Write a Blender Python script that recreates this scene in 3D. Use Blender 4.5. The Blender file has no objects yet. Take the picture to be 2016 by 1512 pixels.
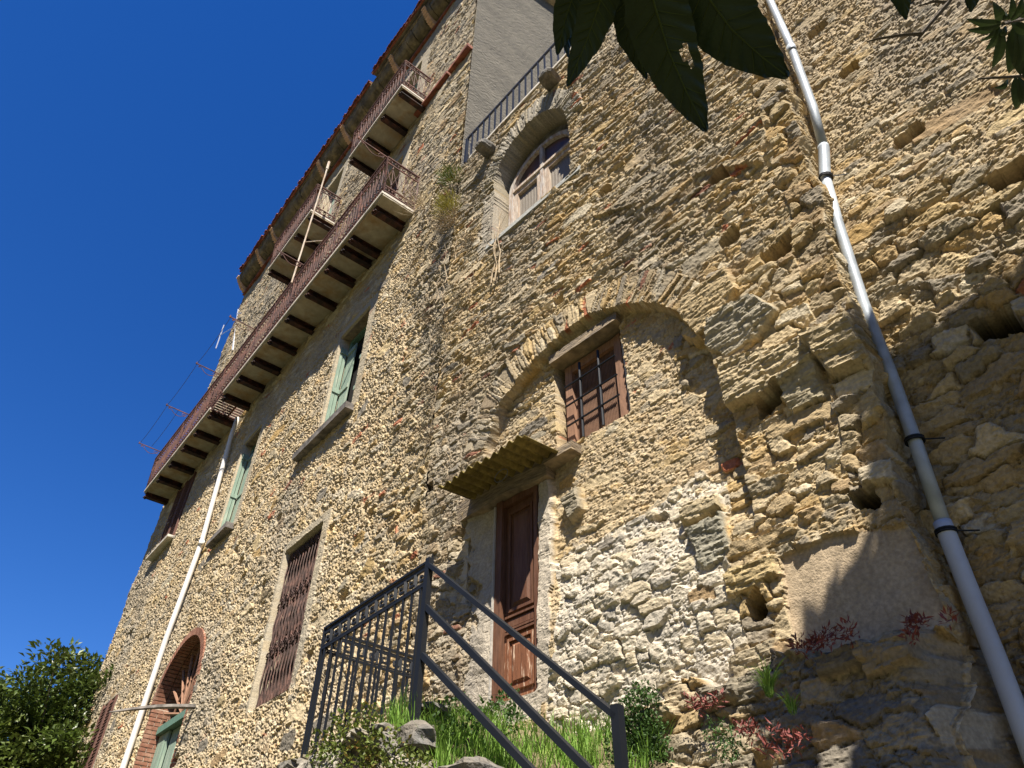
import bpy, math, random
import numpy as np
from mathutils import Vector, Matrix
rnd = random.Random(7)
C = bpy.context.scene.collection

# ------------------------------------------------------------ camera, sky, sun
FPX = 1445.0                       # focal length in pixels of the 2016 px wide photograph
PITCH = math.radians(41.1074)
ROLL = math.atan2(22, 1656)
CAM = np.array([0., 0., 1.6])
_f = np.array([0, math.cos(PITCH), math.sin(PITCH)])
_u = np.array([0, -math.sin(PITCH), math.cos(PITCH)])
_r = np.array([1., 0, 0])
_cr, _sr = math.cos(ROLL), math.sin(ROLL)
cam_d = bpy.data.cameras.new('camera')
cam_d.sensor_width = 36.0
cam_d.lens = FPX / 2016 * 36.0
cam_d.clip_start = 0.02
cam_d.clip_end = 3000
cam = bpy.data.objects.new('camera', cam_d)
C.objects.link(cam)
_cx = _r * _cr + _u * _sr
_cy = -_r * _sr + _u * _cr
cam.matrix_world = Matrix(((_cx[0], _cy[0], -_f[0], CAM[0]), (_cx[1], _cy[1], -_f[1], CAM[1]),
                           (_cx[2], _cy[2], -_f[2], CAM[2]), (0, 0, 0, 1)))
bpy.context.scene.camera = cam

SUN_EL = math.radians(56.5)
SUN_AZ = math.radians(177.0)       # clockwise from +Y
SUND = np.array([math.sin(SUN_AZ) * math.cos(SUN_EL), math.cos(SUN_AZ) * math.cos(SUN_EL), math.sin(SUN_EL)])
w = bpy.data.worlds.new('World'); bpy.context.scene.world = w; w.use_nodes = True
nt = w.node_tree; nt.nodes.clear()
sky = nt.nodes.new('ShaderNodeTexSky'); sky.sky_type = 'NISHITA'; sky.sun_disc = False
sky.sun_elevation = SUN_EL; sky.sun_rotation = SUN_AZ
sky.altitude = 300; sky.air_density = 1.0; sky.dust_density = 0.0; sky.ozone_density = 6.0
hsv = nt.nodes.new('ShaderNodeHueSaturation'); hsv.inputs['Saturation'].default_value = 1.27; hsv.inputs['Hue'].default_value = 0.514
bg = nt.nodes.new('ShaderNodeBackground'); bg.inputs['Strength'].default_value = 0.072
wo = nt.nodes.new('ShaderNodeOutputWorld')
nt.links.new(sky.outputs[0], hsv.inputs['Color']); nt.links.new(hsv.outputs[0], bg.inputs[0]); nt.links.new(bg.outputs[0], wo.inputs[0])
sl = bpy.data.lights.new('sun', 'SUN'); sl.energy = 5.0; sl.angle = math.radians(0.53); sl.color = (1.0, 0.93, 0.82)
so = bpy.data.objects.new('sun', sl); C.objects.link(so)
so.rotation_euler = Vector(-SUND).to_track_quat('-Z', 'Y').to_euler(); so.location = (0, -20, 30)
vs = bpy.context.scene.view_settings
vs.view_transform = 'Standard'; vs.look = 'None'; vs.exposure = 1.18; vs.gamma = 1.0; vs.use_curve_mapping = False

# ------------------------------------------------------------ the two wall planes of the building
def ray(x, y):
    X, Y = x - 1008, 756 - y
    X, Y = X * _cr - Y * _sr, X * _sr + Y * _cr
    d = _f * FPX + _u * Y + _r * X
    return d / np.linalg.norm(d)
def _plane(P, azdeg):
    a = math.radians(azdeg); u = np.array([math.sin(a), math.cos(a)]); n = np.array([-u[1], u[0]])
    if n @ (-P) < 0: n = -n
    return P, u, n
PN, uN, nN = _plane(np.array([0.05, 6.7]), -43.0)
S_B = 1.6172
PF, uF, nF = _plane(PN + uN * S_B, -38.5)
class Fr:                                  # s along the wall (to the left), z up, e out of the wall
    def __init__(self, P, u, n): self.P, self.u, self.n = P, u, n
    def __call__(self, s, z, e=0.0):
        p = self.P + self.u * s + self.n * e
        return np.array([p[0], p[1], z])
    def px(self, x, y, e=0.0):             # (s, z) of the wall point that the photograph shows at x, y
        d = ray(x, y); t = ((self.P - CAM[:2]) @ self.n + e) / (d[:2] @ self.n); p = CAM + t * d
        return float((p[:2] - self.P) @ self.u), float(p[2])
    def pp(self, x, y, e=0.0):
        s, z = self.px(x, y, e); return self(s, z, e)
N = Fr(PN, uN, nN); F = Fr(PF, uF, nF)

# ------------------------------------------------------------ numpy noise
def _h(i, j, seed):
    a = (i.astype(np.int64) * 374761393 + j.astype(np.int64) * 668265263 + seed * 974711) & 0xffffffff
    a = ((a ^ (a >> 13)) * 1274126177) & 0xffffffff
    a = ((a ^ (a >> 15)) * 2246822519) & 0xffffffff
    a = a ^ (a >> 16)
    return (a & 0xffffff) / float(0x1000000)
def vn(x, y, seed):
    i = np.floor(x); j = np.floor(y); fx = x - i; fy = y - j
    fx = fx * fx * (3 - 2 * fx); fy = fy * fy * (3 - 2 * fy)
    a = _h(i, j, seed); b = _h(i + 1, j, seed); c = _h(i, j + 1, seed); d = _h(i + 1, j + 1, seed)
    return (a * (1 - fx) + b * fx) * (1 - fy) + (c * (1 - fx) + d * fx) * fy
def fbm(x, y, seed, o=4, g=0.5):
    r = 0; a = 1.0; t = 0
    for k in range(o):
        r = r + a * vn(x * 2 ** k + 13.7 * k, y * 2 ** k + 7.1 * k, seed + k); t += a; a *= g
    return r / t
def sstep(a, b, x):
    t = np.clip((x - a) / (b - a), 0, 1); return t * t * (3 - 2 * t)
def stones(s, z, wd, hg, seed, p=3.0, jit=0.8):
    """rubble cells: edge distance, id hash i/j, local offsets"""
    y = z / hg; j0 = np.floor(y)
    F1 = np.full(s.shape, 9.0); F2 = np.full(s.shape, 9.0)
    ci = np.zeros(s.shape); cj = np.zeros(s.shape); lx = np.zeros(s.shape); ly = np.zeros(s.shape)
    for dj in (-1, 0, 1):
        j = j0 + dj
        ww = wd * (0.65 + 0.8 * _h(j, j * 0 + 3, seed + 5))
        x = s / ww + 3.7 * _h(j, j * 0 + 9, seed + 6)
        i0 = np.floor(x)
        for di in (-1, 0, 1):
            i = i0 + di
            cx = i + 0.5 + jit * (_h(i, j, seed) - 0.5); cy = j + 0.5 + jit * 0.75 * (_h(i, j, seed + 1) - 0.5)
            sx = 0.8 + 0.5 * _h(i, j, seed + 7); sy = 0.75 + 0.6 * _h(i, j, seed + 8)
            dx = (x - cx) * sx; dy = (y - cy) * sy
            d = (np.abs(dx) ** p + np.abs(dy) ** p) ** (1 / p)
            m = d < F1
            F2 = np.where(m, F1, np.minimum(F2, d))
            F1 = np.where(m, d, F1); ci = np.where(m, i, ci); cj = np.where(m, j, cj)
            lx = np.where(m, dx, lx); ly = np.where(m, dy, ly)
    return F2 - F1, ci, cj, lx, ly
def inpoly(s, z, poly):
    r = np.zeros(s.shape, bool); n = len(poly)
    for k in range(n):
        x0, y0 = poly[k]; x1, y1 = poly[(k + 1) % n]
        if y0 == y1: continue
        c = ((y0 > z) != (y1 > z)) & (s < (x1 - x0) * (z - y0) / (y1 - y0) + x0)
        r ^= c
    return r
def polyline(s, z, pts):
    """distance and arc length to an open polyline"""
    best = np.full(s.shape, 1e9); arc = np.zeros(s.shape); L = 0.0
    for (x0, y0), (x1, y1) in zip(pts[:-1], pts[1:]):
        dx, dy = x1 - x0, y1 - y0; l2 = dx * dx + dy * dy; l = math.sqrt(l2)
        t = np.clip(((s - x0) * dx + (z - y0) * dy) / l2, 0, 1)
        d = np.hypot(s - x0 - t * dx, z - y0 - t * dy)
        m = d < best; best = np.where(m, d, best); arc = np.where(m, L + t * l, arc); L += l
    return best, arc
def soften(h, lim=.07):
    """round off only the steep steps of a height field"""
    def pool(a, f):
        b = a.copy()
        for dy in (-1, 0, 1):
            for dx in (-1, 0, 1): b = f(b, np.roll(np.roll(a, dy, 0), dx, 1))
        return b
    rng_ = pool(h, np.maximum) - pool(h, np.minimum)
    k = h.copy()
    for _ in range(1): k = (k + np.roll(k, 1, 0) + np.roll(k, -1, 0) + np.roll(k, 1, 1) + np.roll(k, -1, 1)) / 5
    m = rng_ > lim; m[:3] = m[-3:] = False; m[:, :3] = m[:, -3:] = False
    return np.where(m, k, h)
def mix(a, b, t): return a * (1 - t[..., None]) + b * t[..., None]
PAL = np.array([(.50, .38, .20), (.44, .35, .22), (.55, .45, .28), (.33, .30, .24), (.40, .35, .26), (.60, .51, .36),
                (.48, .34, .16), (.42, .35, .24), (.56, .47, .32), (.38, .28, .17), (.27, .25, .22), (.63, .57, .45)])
PALG = np.array([(.55, .50, .40), (.46, .43, .37), (.60, .54, .43), (.36, .34, .30), (.52, .45, .32), (.62, .57, .48)])
BRICK = np.array([.34, .13, .075])

def stone_layer(s, z, wd, hg, seed, amp, mort_h, mort_c, pal=PAL, brick=0.03, rough=0.012, jag=1.0, p=3.0, cs=1.0):
    """returns height and colour of rubble masonry in mortar"""
    wx = (fbm(s * 3.1, z * 3.1, seed + 20, 3) - 0.5) * wd * 0.7 * jag + (fbm(s * 14, z * 14, seed + 22, 2) - .5) * wd * .22
    wz = (fbm(s * 2.3, z * 4.1, seed + 30, 3) - 0.5) * hg * 1.1 * jag + (fbm(s * 17, z * 17, seed + 23, 2) - .5) * hg * .35
    e, i, j, lx, ly = stones(s + wx, z + wz, wd, hg, seed, p)
    r1 = _h(i, j, seed + 2); r2 = _h(i, j, seed + 3); r3 = _h(i, j, seed + 4); r4 = _h(i, j, seed + 9)
    body = 1 - np.exp(-np.clip(e, 0, 1) * 15)
    crack = (fbm(s * 30, z * 55, seed + 40, 3) - 0.5)
    hs = amp * (body * (0.75 + 0.35 * r1) - 0.75) + amp * 0.9 * (r2 - 0.5) * sstep(0.02, .12, e) \
        + amp * 1.1 * ((r3 - .5) * lx + (r4 - 0.35) * ly) * sstep(0, .15, e) + crack * rough * 1.3
    col = (pal[(r3 * len(pal)).astype(int) % len(pal)] * .75 + mort_c * .25) * (0.86 + 0.3 * r4)[..., None]
    isb = _h(i, j, seed + 12) < brick
    col = np.where(isb[..., None], BRICK * (0.7 + 0.8 * r1[..., None]), col)
    tone = 0.86 + 0.28 * fbm(s * 9, z * 22, seed + 50, 4)
    col = col * tone[..., None]
    ce, ck, cl_, cx_, cy_ = stones(s + wx * .5, z + wz * .5, max(wd * .30, .045) * cs, max(hg * .34, .022) * cs, seed + 61, 2.4)
    rc = _h(ck, cl_, seed + 62)
    lumps = .55 * fbm(s * 22 / cs, z * 30 / cs, seed + 60, 4, .62) + .45 * ((1 - np.exp(-ce * 6)) * .55 + .5 * rc + .5 * (_h(ck, cl_, seed + 63) - .5) * cx_ + .6 * (rc - .4) * cy_)
    hm = mort_h + rough * 5.2 * (lumps - 0.5) + amp * .9 * (fbm(s * 1.3, z * 1.3, seed + 80, 3) - .5)
    t = sstep(-0.004, 0.006, hm - hs)
    cm = mort_c * (0.76 + 0.4 * fbm(s * 26, z * 26, seed + 70, 3))[..., None]
    chip = rc > .8
    cm = np.where(chip[..., None], .5 * cm + .5 * pal[(_h(ck, cl_, seed + 64) * len(pal)).astype(int) % len(pal)], cm)
    h = np.maximum(hs, hm)
    return h, mix(col, cm, t)

# ------------------------------------------------------------ objects
def tag(o, label=None, cat=None, group=None, kind=None):
    if label: o['label'] = label
    if cat: o['category'] = cat
    if group: o['group'] = group
    if kind: o['kind'] = kind
    return o
def empty(name, loc, label=None, cat=None, group=None, kind=None):
    o = bpy.data.objects.new(name, None); C.objects.link(o); o.location = [float(v) for v in loc]
    o.empty_display_size = 0.3
    return tag(o, label, cat, group, kind)
def origin(o):
    v = Vector((0, 0, 0))
    while o is not None: v += o.location; o = o.parent
    return np.array(v)
def link_mesh(name, me, mat, parent, org):
    o = bpy.data.objects.new(name, me); C.objects.link(o); me.materials.append(mat)
    if parent is not None:
        o.parent = parent; base = origin(parent)
        o.location = [float(a - b) for a, b in zip(org, base)]
    else: o.location = [float(v) for v in org]
    return o
class MB:
    def __init__(self): self.v = []; self.f = []
    def face(self, pts):
        b = len(self.v); self.v += [np.asarray(p, float) for p in pts]; self.f.append(tuple(range(b, b + len(pts))))
        return self
    def hexa(self, q):           # 8 corners: bottom 4 then top 4
        b = len(self.v); self.v += [np.asarray(p, float) for p in q]
        for f in ((0, 3, 2, 1), (4, 5, 6, 7), (0, 1, 5, 4), (1, 2, 6, 5), (2, 3, 7, 6), (3, 0, 4, 7)):
            self.f.append(tuple(b + k for k in f))
        return self
    def box(self, fr, s0, s1, z0, z1, e0, e1, j=0.0):
        q = [fr(s, z, e) for z in (z0, z1) for s, e in ((s0, e0), (s1, e0), (s1, e1), (s0, e1))]
        if j: q = [p + np.array([rnd.uniform(-j, j) for _ in range(3)]) for p in q]
        return self.hexa(q)
    def bar(self, p0, p1, wx, wz, side=None):
        p0 = np.asarray(p0, float); p1 = np.asarray(p1, float); d = p1 - p0; d /= np.linalg.norm(d)
        a = np.asarray(side, float) if side is not None else np.cross(d, (0, 0, 1.0))
        if np.linalg.norm(a) < 1e-3: a = np.array([1., 0, 0])
        a = a - d * (a @ d); a /= np.linalg.norm(a); b = np.cross(d, a)
        q = [p + a * x * wx / 2 + b * y * wz / 2 for p in (p0, p1) for x, y in ((-1, -1), (1, -1), (1, 1), (-1, 1))]
        return self.hexa(q)
    def tube(self, pts, r, n=6, cap=True):
        pts = [np.asarray(p, float) for p in pts]; m = len(pts); rs = r if hasattr(r, '__len__') else [r] * m
        b = len(self.v); prev = None
        for k, p in enumerate(pts):
            d = pts[min(k + 1, m - 1)] - pts[max(k - 1, 0)]; d = d / (np.linalg.norm(d) + 1e-9)
            if prev is None:
                a = np.cross(d, (0.13, 0.37, 0.9)); a /= np.linalg.norm(a)
            else:
                a = prev - d * (prev @ d); a /= (np.linalg.norm(a) + 1e-9)
            prev = a; c = np.cross(d, a)
            for i in range(n):
                t = 2 * math.pi * i / n; self.v.append(p + (a * math.cos(t) + c * math.sin(t)) * rs[k])
        for k in range(m - 1):
            for i in range(n):
                self.f.append((b + k * n + i, b + k * n + (i + 1) % n, b + (k + 1) * n + (i + 1) % n, b + (k + 1) * n + i))
        if cap:
            self.f.append(tuple(b + i for i in reversed(range(n)))); self.f.append(tuple(b + (m - 1) * n + i for i in range(n)))
        return self
    def ball(self, c, r, n=6):
        c = np.asarray(c, float)
        return self.tube([c + np.array([0, 0, r * t]) for t in (-1, -.6, 0, .6, 1)], [r * .15, r * .8, r, r * .8, r * .15], n)
    def build(self, name, mat, parent=None, org=None, smooth=False, label=None):
        if org is None: org = origin(parent) if parent is not None else np.zeros(3)
        me = bpy.data.meshes.new(name)
        me.from_pydata([tuple(float(x) for x in (p - org)) for p in self.v], [], self.f)
        me.update()
        if smooth: me.polygons.foreach_set('use_smooth', [True] * len(me.polygons))
        o = link_mesh(name, me, mat, parent, org)
        if label: o['label'] = label
        return o
def grid_object(name, X, Y, Z, COL, mat, parent, org, drop=None):
    R_, C_ = X.shape
    me = bpy.data.meshes.new(name)
    if name == 'wall': COL = COL * np.array([.83, .805, .75])
    co = np.stack([X - org[0], Y - org[1], Z - org[2]], -1).reshape(-1, 3).astype(np.float32)
    idx = np.arange(R_ * C_).reshape(R_, C_)
    q = np.stack([idx[:-1, :-1], idx[:-1, 1:], idx[1:, 1:], idx[1:, :-1]], -1).reshape(-1, 4)
    if drop is not None: q = q[~drop[:-1, :-1].reshape(-1)]
    me.vertices.add(len(co)); me.vertices.foreach_set('co', co.ravel())
    me.loops.add(q.size); me.loops.foreach_set('vertex_index', q.ravel().astype(np.int32))
    me.polygons.add(len(q)); me.polygons.foreach_set('loop_start', np.arange(0, q.size, 4, dtype=np.int32))
    me.polygons.foreach_set('loop_total', np.full(len(q), 4, np.int32))
    me.update(calc_edges=True)
    me.attributes.new('Col', 'FLOAT_COLOR', 'POINT')
    a = np.ones((len(co), 4), np.float32); a[:, :3] = np.clip(COL.reshape(-1, 3), 0.01, 0.9)
    me.attributes['Col'].data.foreach_set('color', a.ravel())
    me.polygons.foreach_set('use_smooth', np.zeros(len(q), bool))
    return link_mesh(name, me, mat, parent, org)

# ------------------------------------------------------------ materials
def mat(name, base, rough=0.9, metal=0.0, var=0.25, scale=20, bump=0.3, bscale=60, second=None, sscale=3, stretch=(1, 1, 1),
        attr=False, spec=0.3, trans=0.0, bdist=0.01, thr=(0.45, 0.62)):
    m = bpy.data.materials.new(name); m.use_nodes = True; t = m.node_tree; L = t.links
    b = t.nodes['Principled BSDF']; b.inputs['Roughness'].default_value = rough; b.inputs['Metallic'].default_value = metal
    b.inputs['Specular IOR Level'].default_value = spec
    tc = t.nodes.new('ShaderNodeTexCoord'); mp = t.nodes.new('ShaderNodeMapping'); mp.inputs['Scale'].default_value = stretch
    L.new(tc.outputs['Object'], mp.inputs[0])
    if attr:
        a = t.nodes.new('ShaderNodeAttribute'); a.attribute_name = 'Col'; col = a.outputs['Color']
    else:
        c = t.nodes.new('ShaderNodeRGB'); c.outputs[0].default_value = (*base, 1); col = c.outputs[0]
    if second is not None:
        n2 = t.nodes.new('ShaderNodeTexNoise'); n2.inputs['Scale'].default_value = sscale; n2.inputs['Detail'].default_value = 8
        n2.inputs['Roughness'].default_value = 0.65
        L.new(mp.outputs[0], n2.inputs[0])
        mr = t.nodes.new('ShaderNodeMapRange'); mr.inputs[1].default_value = thr[0]; mr.inputs[2].default_value = thr[1]
        L.new(n2.outputs[0], mr.inputs[0])
        mx = t.nodes.new('ShaderNodeMix'); mx.data_type = 'RGBA'; L.new(mr.outputs[0], mx.inputs[0]); L.new(col, mx.inputs[6])
        mx.inputs[7].default_value = (*second, 1); col = mx.outputs[2]
    n1 = t.nodes.new('ShaderNodeTexNoise'); n1.inputs['Scale'].default_value = scale; n1.inputs['Detail'].default_value = 6
    L.new(mp.outputs[0], n1.inputs[0])
    m1 = t.nodes.new('ShaderNodeMapRange'); m1.inputs[1].default_value = 0.3; m1.inputs[2].default_value = 0.7
    m1.inputs[3].default_value = 1 - var; m1.inputs[4].default_value = 1 + var; L.new(n1.outputs[0], m1.inputs[0])
    vm = t.nodes.new('ShaderNodeVectorMath'); vm.operation = 'SCALE'; L.new(col, vm.inputs[0]); L.new(m1.outputs[0], vm.inputs['Scale'])
    L.new(vm.outputs[0], b.inputs['Base Color'])
    if bump:
        n3 = t.nodes.new('ShaderNodeTexNoise'); n3.inputs['Scale'].default_value = bscale; n3.inputs['Detail'].default_value = 5
        L.new(mp.outputs[0], n3.inputs[0])
        bp = t.nodes.new('ShaderNodeBump'); bp.inputs['Strength'].default_value = bump; bp.inputs['Distance'].default_value = bdist
        L.new(n3.outputs[0], bp.inputs['Height']); L.new(bp.outputs[0], b.inputs['Normal'])
    if trans:
        tr = t.nodes.new('ShaderNodeBsdfTranslucent'); L.new(vm.outputs[0], tr.inputs[0])
        ms = t.nodes.new('ShaderNodeMixShader'); ms.inputs[0].default_value = trans
        L.new(b.outputs[0], ms.inputs[1]); L.new(tr.outputs[0], ms.inputs[2])
        L.new(ms.outputs[0], t.nodes['Material Output'].inputs['Surface'])
    return m
M = {
 'wall': mat('rubble masonry', (1, 1, 1), attr=True, var=.22, scale=38, bump=.55, bscale=70, bdist=.012, rough=.95, spec=.15),
 'bank': mat('bank rubble', (1, 1, 1), attr=True, var=.25, scale=30, bump=.55, bscale=60, bdist=.012, rough=.95, spec=.15),
 'stucco': mat('grey cement render', (.120, .110, .090), var=.14, scale=14, bump=1.0, bscale=9, bdist=.08, stretch=(1, 1, 2.2), second=(.165, .15, .12), sscale=.8, thr=(.4, .7), rough=.95, spec=.1),
 'soffit': mat('stained slab', (.36, .32, .24), var=.18, scale=6, second=(.27, .17, .07), sscale=1.6, thr=(.46, .66), bump=.25),
 'slab': mat('slab edge', (.55, .50, .42), var=.2, scale=8, bump=.3),
 'rust': mat('rusty iron', (.085, .042, .036), var=.35, scale=9, second=(.15, .065, .045), sscale=4, rough=.75, bump=.2),
 'beam': mat('brown iron beam', (.022, .012, .010), var=.3, scale=9, second=(.08, .03, .02), sscale=5, rough=.7),
 'iron': mat('dark grey paint', (.010, .012, .016), var=.1, scale=7, rough=.5, spec=.3, bump=.05),
 'grille': mat('rusted grille', (.06, .036, .030), var=.3, scale=12, second=(.12, .065, .05), sscale=6, rough=.8),
 'tile': mat('terracotta', (.30, .10, .055), var=.35, scale=7, second=(.17, .06, .04), sscale=2.5, rough=.9),
 'brick': mat('red brick', (.24, .105, .065), var=.25, scale=16, second=(.32, .18, .12), sscale=5),
 'mortar': mat('pale mortar', (.50, .42, .32), var=.2, scale=20),
 'cornice': mat('cornice stone', (.24, .19, .11), var=.4, scale=5, second=(.13, .11, .08), sscale=2.2, bump=.8, bscale=14, bdist=.03),
 'corbel': mat('corbel tile', (.70, .46, .29), var=.2, scale=9),  # brightened colour stands in for sunlight on the corbel faces
 'green': mat('faded green paint', (.24, .32, .25), var=.15, scale=9, stretch=(4, 4, .5), second=(.42, .46, .36), sscale=3, thr=(.5, .7)),
 'oldgreen': mat('dark green frame', (.12, .22, .17), var=.2, scale=9, stretch=(4, 4, .5)),
 'brownwood': mat('brown shutter', (.13, .065, .05), var=.25, scale=8, stretch=(5, 5, .6), second=(.19, .10, .075), sscale=3),
 'door': mat('varnished door wood', (.125, .055, .03), var=.3, scale=14, stretch=(5, 5, .5), second=(.15, .075, .045), sscale=3, rough=.6, bump=.3),
 'doorpale': mat('worn door wood', (.20, .08, .038), var=.3, scale=14, stretch=(5, 5, .5), second=(.52, .38, .27), sscale=7, thr=(.56, .62), rough=.8),
 'frame': mat('reddish window frame', (.27, .15, .095), var=.25, scale=12, stretch=(4, 4, .6)),
 'mesh': mat('brown mesh panel', (.17, .095, .06), var=.2, scale=12),
 'palewood': mat('bleached wood', (.42, .32, .24), var=.3, scale=12, stretch=(4, 4, .5), second=(.58, .52, .44), sscale=4),
 'oldwood': mat('weathered beam', (.26, .20, .13), var=.4, scale=7, stretch=(1.2, 1.2, 7), bump=.8, bscale=9, second=(.16, .13, .10), sscale=1.5, bdist=.03),
 'greywood': mat('grey weathered plank', (.20, .18, .16), var=.4, scale=7, bump=.6, bscale=20, second=(.10, .09, .08), sscale=5),
 'curtain': mat('net curtain behind glass', (.20, .17, .13), var=.15, scale=20, stretch=(6, 6, .3), rough=.5),
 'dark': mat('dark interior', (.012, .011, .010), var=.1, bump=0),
 'canopy': mat('mossy corrugated sheet', (.17, .13, .035), var=.35, scale=22, second=(.10, .075, .02), sscale=5, bump=.5, bscale=70),
 'pvc': mat('white pipe', (.72, .70, .66), var=.06, scale=5, rough=.5, bump=.03),
 'pvcgrey': mat('pale grey plastic pipe', (.50, .53, .58), var=.07, scale=4, rough=.45, bump=.03, second=(.42, .44, .48), sscale=2),
 'zinc': mat('galvanised steel pipe', (.36, .40, .44), metal=.15, var=.22, scale=6, rough=.48, bump=.12, second=(.38, .42, .46), sscale=4),
 'plaster': mat('white lime plaster', (.42, .39, .34), var=.15, scale=9, bump=.6, bscale=18, bdist=.02, second=(.40, .37, .32), sscale=4),
 'stone': mat('loose stone', (.17, .15, .12), var=.3, scale=14, bump=1.0, bscale=25, bdist=.03, second=(.13, .125, .115), sscale=4),
 'leaf': mat('glossy leaf', (.030, .048, .012), var=.3, scale=3, rough=.45, bump=0, trans=.12, spec=.4),
 'leafbig': mat('loquat leaf', (.026, .042, .012), var=.25, scale=9, rough=.55, bump=.15, bscale=40, trans=.22, spec=.4),
 'leafrib': mat('leaf rib', (.07, .09, .02), var=.1, bump=0, trans=.2),
 'leafblue': mat('leaf with painted sky sheen', (.02, .05, .06), var=.2, scale=9, rough=.3, bump=.1, spec=.6),  # the blue base colour paints in the reflected sky
 'treeleaf': mat('tree leaf', (.070, .105, .018), var=.45, scale=1.2, rough=.4, bump=0, trans=.25, second=(.12, .13, .025), sscale=.5, thr=(.5, .75), spec=.45),
 'grass': mat('grass', (.17, .30, .045), var=.3, scale=6, rough=.6, bump=0, trans=.35, second=(.30, .32, .10), sscale=5, thr=(.55, .8)),
 'bush': mat('bush leaf', (.05, .10, .022), var=.4, scale=9, rough=.5, bump=0, trans=.25),
 'ivy': mat('ivy leaf', (.10, .13, .02), var=.4, scale=9, rough=.5, bump=0, trans=.25, second=(.19, .085, .02), sscale=5, thr=(.55, .65)),
 'sedum': mat('red succulent', (.17, .045, .035), var=.4, scale=12, rough=.6, bump=0),
 'dry': mat('dry stems', (.40, .31, .20), var=.3, scale=12, bump=0),
 'dryyellow': mat('yellowing plant', (.27, .24, .05), var=.4, scale=9, bump=0, trans=.2),
 'scrub': mat('grey brown scrub', (.11, .095, .065), var=.4, scale=12, bump=0),
 'bark': mat('bark', (.10, .08, .06), var=.3, scale=9, bump=.5),
 'ground': mat('grassy olive terrace', (.045, .050, .020), var=.4, scale=5, bump=.9, bscale=12, second=(.07, .06, .035), sscale=1),
 'wire': mat('thin wire', (.10, .11, .13), var=.1, bump=0),
 'alu': mat('antenna metal', (.6, .62, .65), metal=.5, var=.05, bump=0, rough=.4),
}
# ------------------------------------------------------------ the building: masonry walls
bld = empty('stone_building', F(8, 0, 0), 'tall old rubble stone house with iron balconies, corbelled tile eave and a walled terrace', 'building')

def dens(a, b, f):
    out = [a]; d = 1 if b > a else -1
    while (out[-1] - b) * d < 0: out.append(out[-1] + d * f(out[-1]))
    out[-1] = b
    return np.array(out)
class Field:
    """height and colour of a wall, painted zone by zone"""
    def __init__(self, S, Z):
        self.S, self.Z = S, Z; self.h = np.zeros(S.shape); self.c = np.ones(S.shape + (3,)) * .4
    def layer(self, m, **k):
        h, c = stone_layer(self.S[m], self.Z[m], **k); self.h[m] = h; self.c[m] = c
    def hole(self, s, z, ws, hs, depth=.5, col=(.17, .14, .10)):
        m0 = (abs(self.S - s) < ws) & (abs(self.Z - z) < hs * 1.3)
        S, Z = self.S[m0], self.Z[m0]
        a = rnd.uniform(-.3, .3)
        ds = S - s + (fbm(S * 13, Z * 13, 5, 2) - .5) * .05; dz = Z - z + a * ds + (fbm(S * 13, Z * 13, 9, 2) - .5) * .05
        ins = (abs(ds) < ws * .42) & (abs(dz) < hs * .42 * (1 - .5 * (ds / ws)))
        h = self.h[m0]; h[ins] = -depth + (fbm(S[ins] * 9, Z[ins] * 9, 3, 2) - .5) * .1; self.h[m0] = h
        c = self.c[m0]; c[ins] = np.array(col); self.c[m0] = c  # inside of the hole coloured darker, in place of shade
    def boss(self, poly, dh, tilt=(0, 0), col=None, rough=.02, keep=.3):
        xs = [p[0] for p in poly]; zs = [p[1] for p in poly]; cx, cz = sum(xs) / len(xs), sum(zs) / len(zs)
        m = inpoly(self.S + (vn(self.S * 12, self.Z * 12, 77) - .5) * .035, self.Z + (vn(self.S * 14, self.Z * 14, 78) - .5) * .03, poly)
        S, Z = self.S[m], self.Z[m]
        self.h[m] = self.h[m] * keep + dh * .72 + tilt[0] * (S - cx) + tilt[1] * (Z - cz) + (fbm(S * 7, Z * 34, 61, 5, .6) - .5) * rough * 2.0
        if col is not None:
            self.c[m] = np.array(col) * (.75 + .5 * fbm(S * 8, Z * 20, 62, 4))[..., None]
    def opening(self, m, depth, col=(.42, .36, .28)):
        self.h[m] = -depth; self.c[m] = np.array(col)

# --- wall with door, arches and terrace (N) and the rougher wall beyond its corner
zz = np.concatenate([np.arange(0, 2.2, .07), dens(2.2, 13.9, lambda z: .0112 + .0007 * (z - 2.2))])
ss = np.concatenate([dens(S_B, -5.2, lambda s: .0118), dens(-5.2, -6.4, lambda s: .018)[1:], dens(-6.4, -9, lambda s: .07)[1:]])
NRET = 16                           # extra columns that carry the return of the corner
kc = int(np.argmin(abs(ss + 3.9)))
ss = np.concatenate([ss[:kc + 1], ss[kc] - np.arange(1, NRET + 1) * .0012, ss[kc + 1:] - .004])
kf = np.clip((np.arange(len(ss)) - kc) / (NRET + 1), 0, 1)
S0, Z = np.meshgrid(ss, zz)
SCZ = ([0, 2.9, 5.46, 9.05, 11.1, 14], [-3.35, -3.52, -3.78, -4.06, -4.2, -4.45])
scl = np.interp(zz, *SCZ) + (fbm(zz * 2.2, zz * 0 + 4, 303, 4) - .5) * .16
S = S0 + (scl[:, None] - ss[kc]) * np.clip(1 - abs(S0 - ss[kc]) / 1.6, 0, 1)       # the columns follow the leaning corner
fn = Field(S, Z)
wob = fbm(S * 1.1, Z * 1.1, 301, 3) - .5; wob2 = fbm(S * 5, Z * 5, 302, 3) - .5
sc = scl[:, None] + Z * 0
right = np.broadcast_to(np.arange(len(ss))[None, :] > kc + NRET, S.shape).copy()
CREAM = np.array([.52, .43, .30]); TAN = np.array([.42, .34, .22]); WHT = np.array([.58, .55, .50]); GREYM = np.array([.36, .33, .28])
upper = ~right & (Z + wob * 1.2 > 7.4)
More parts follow.
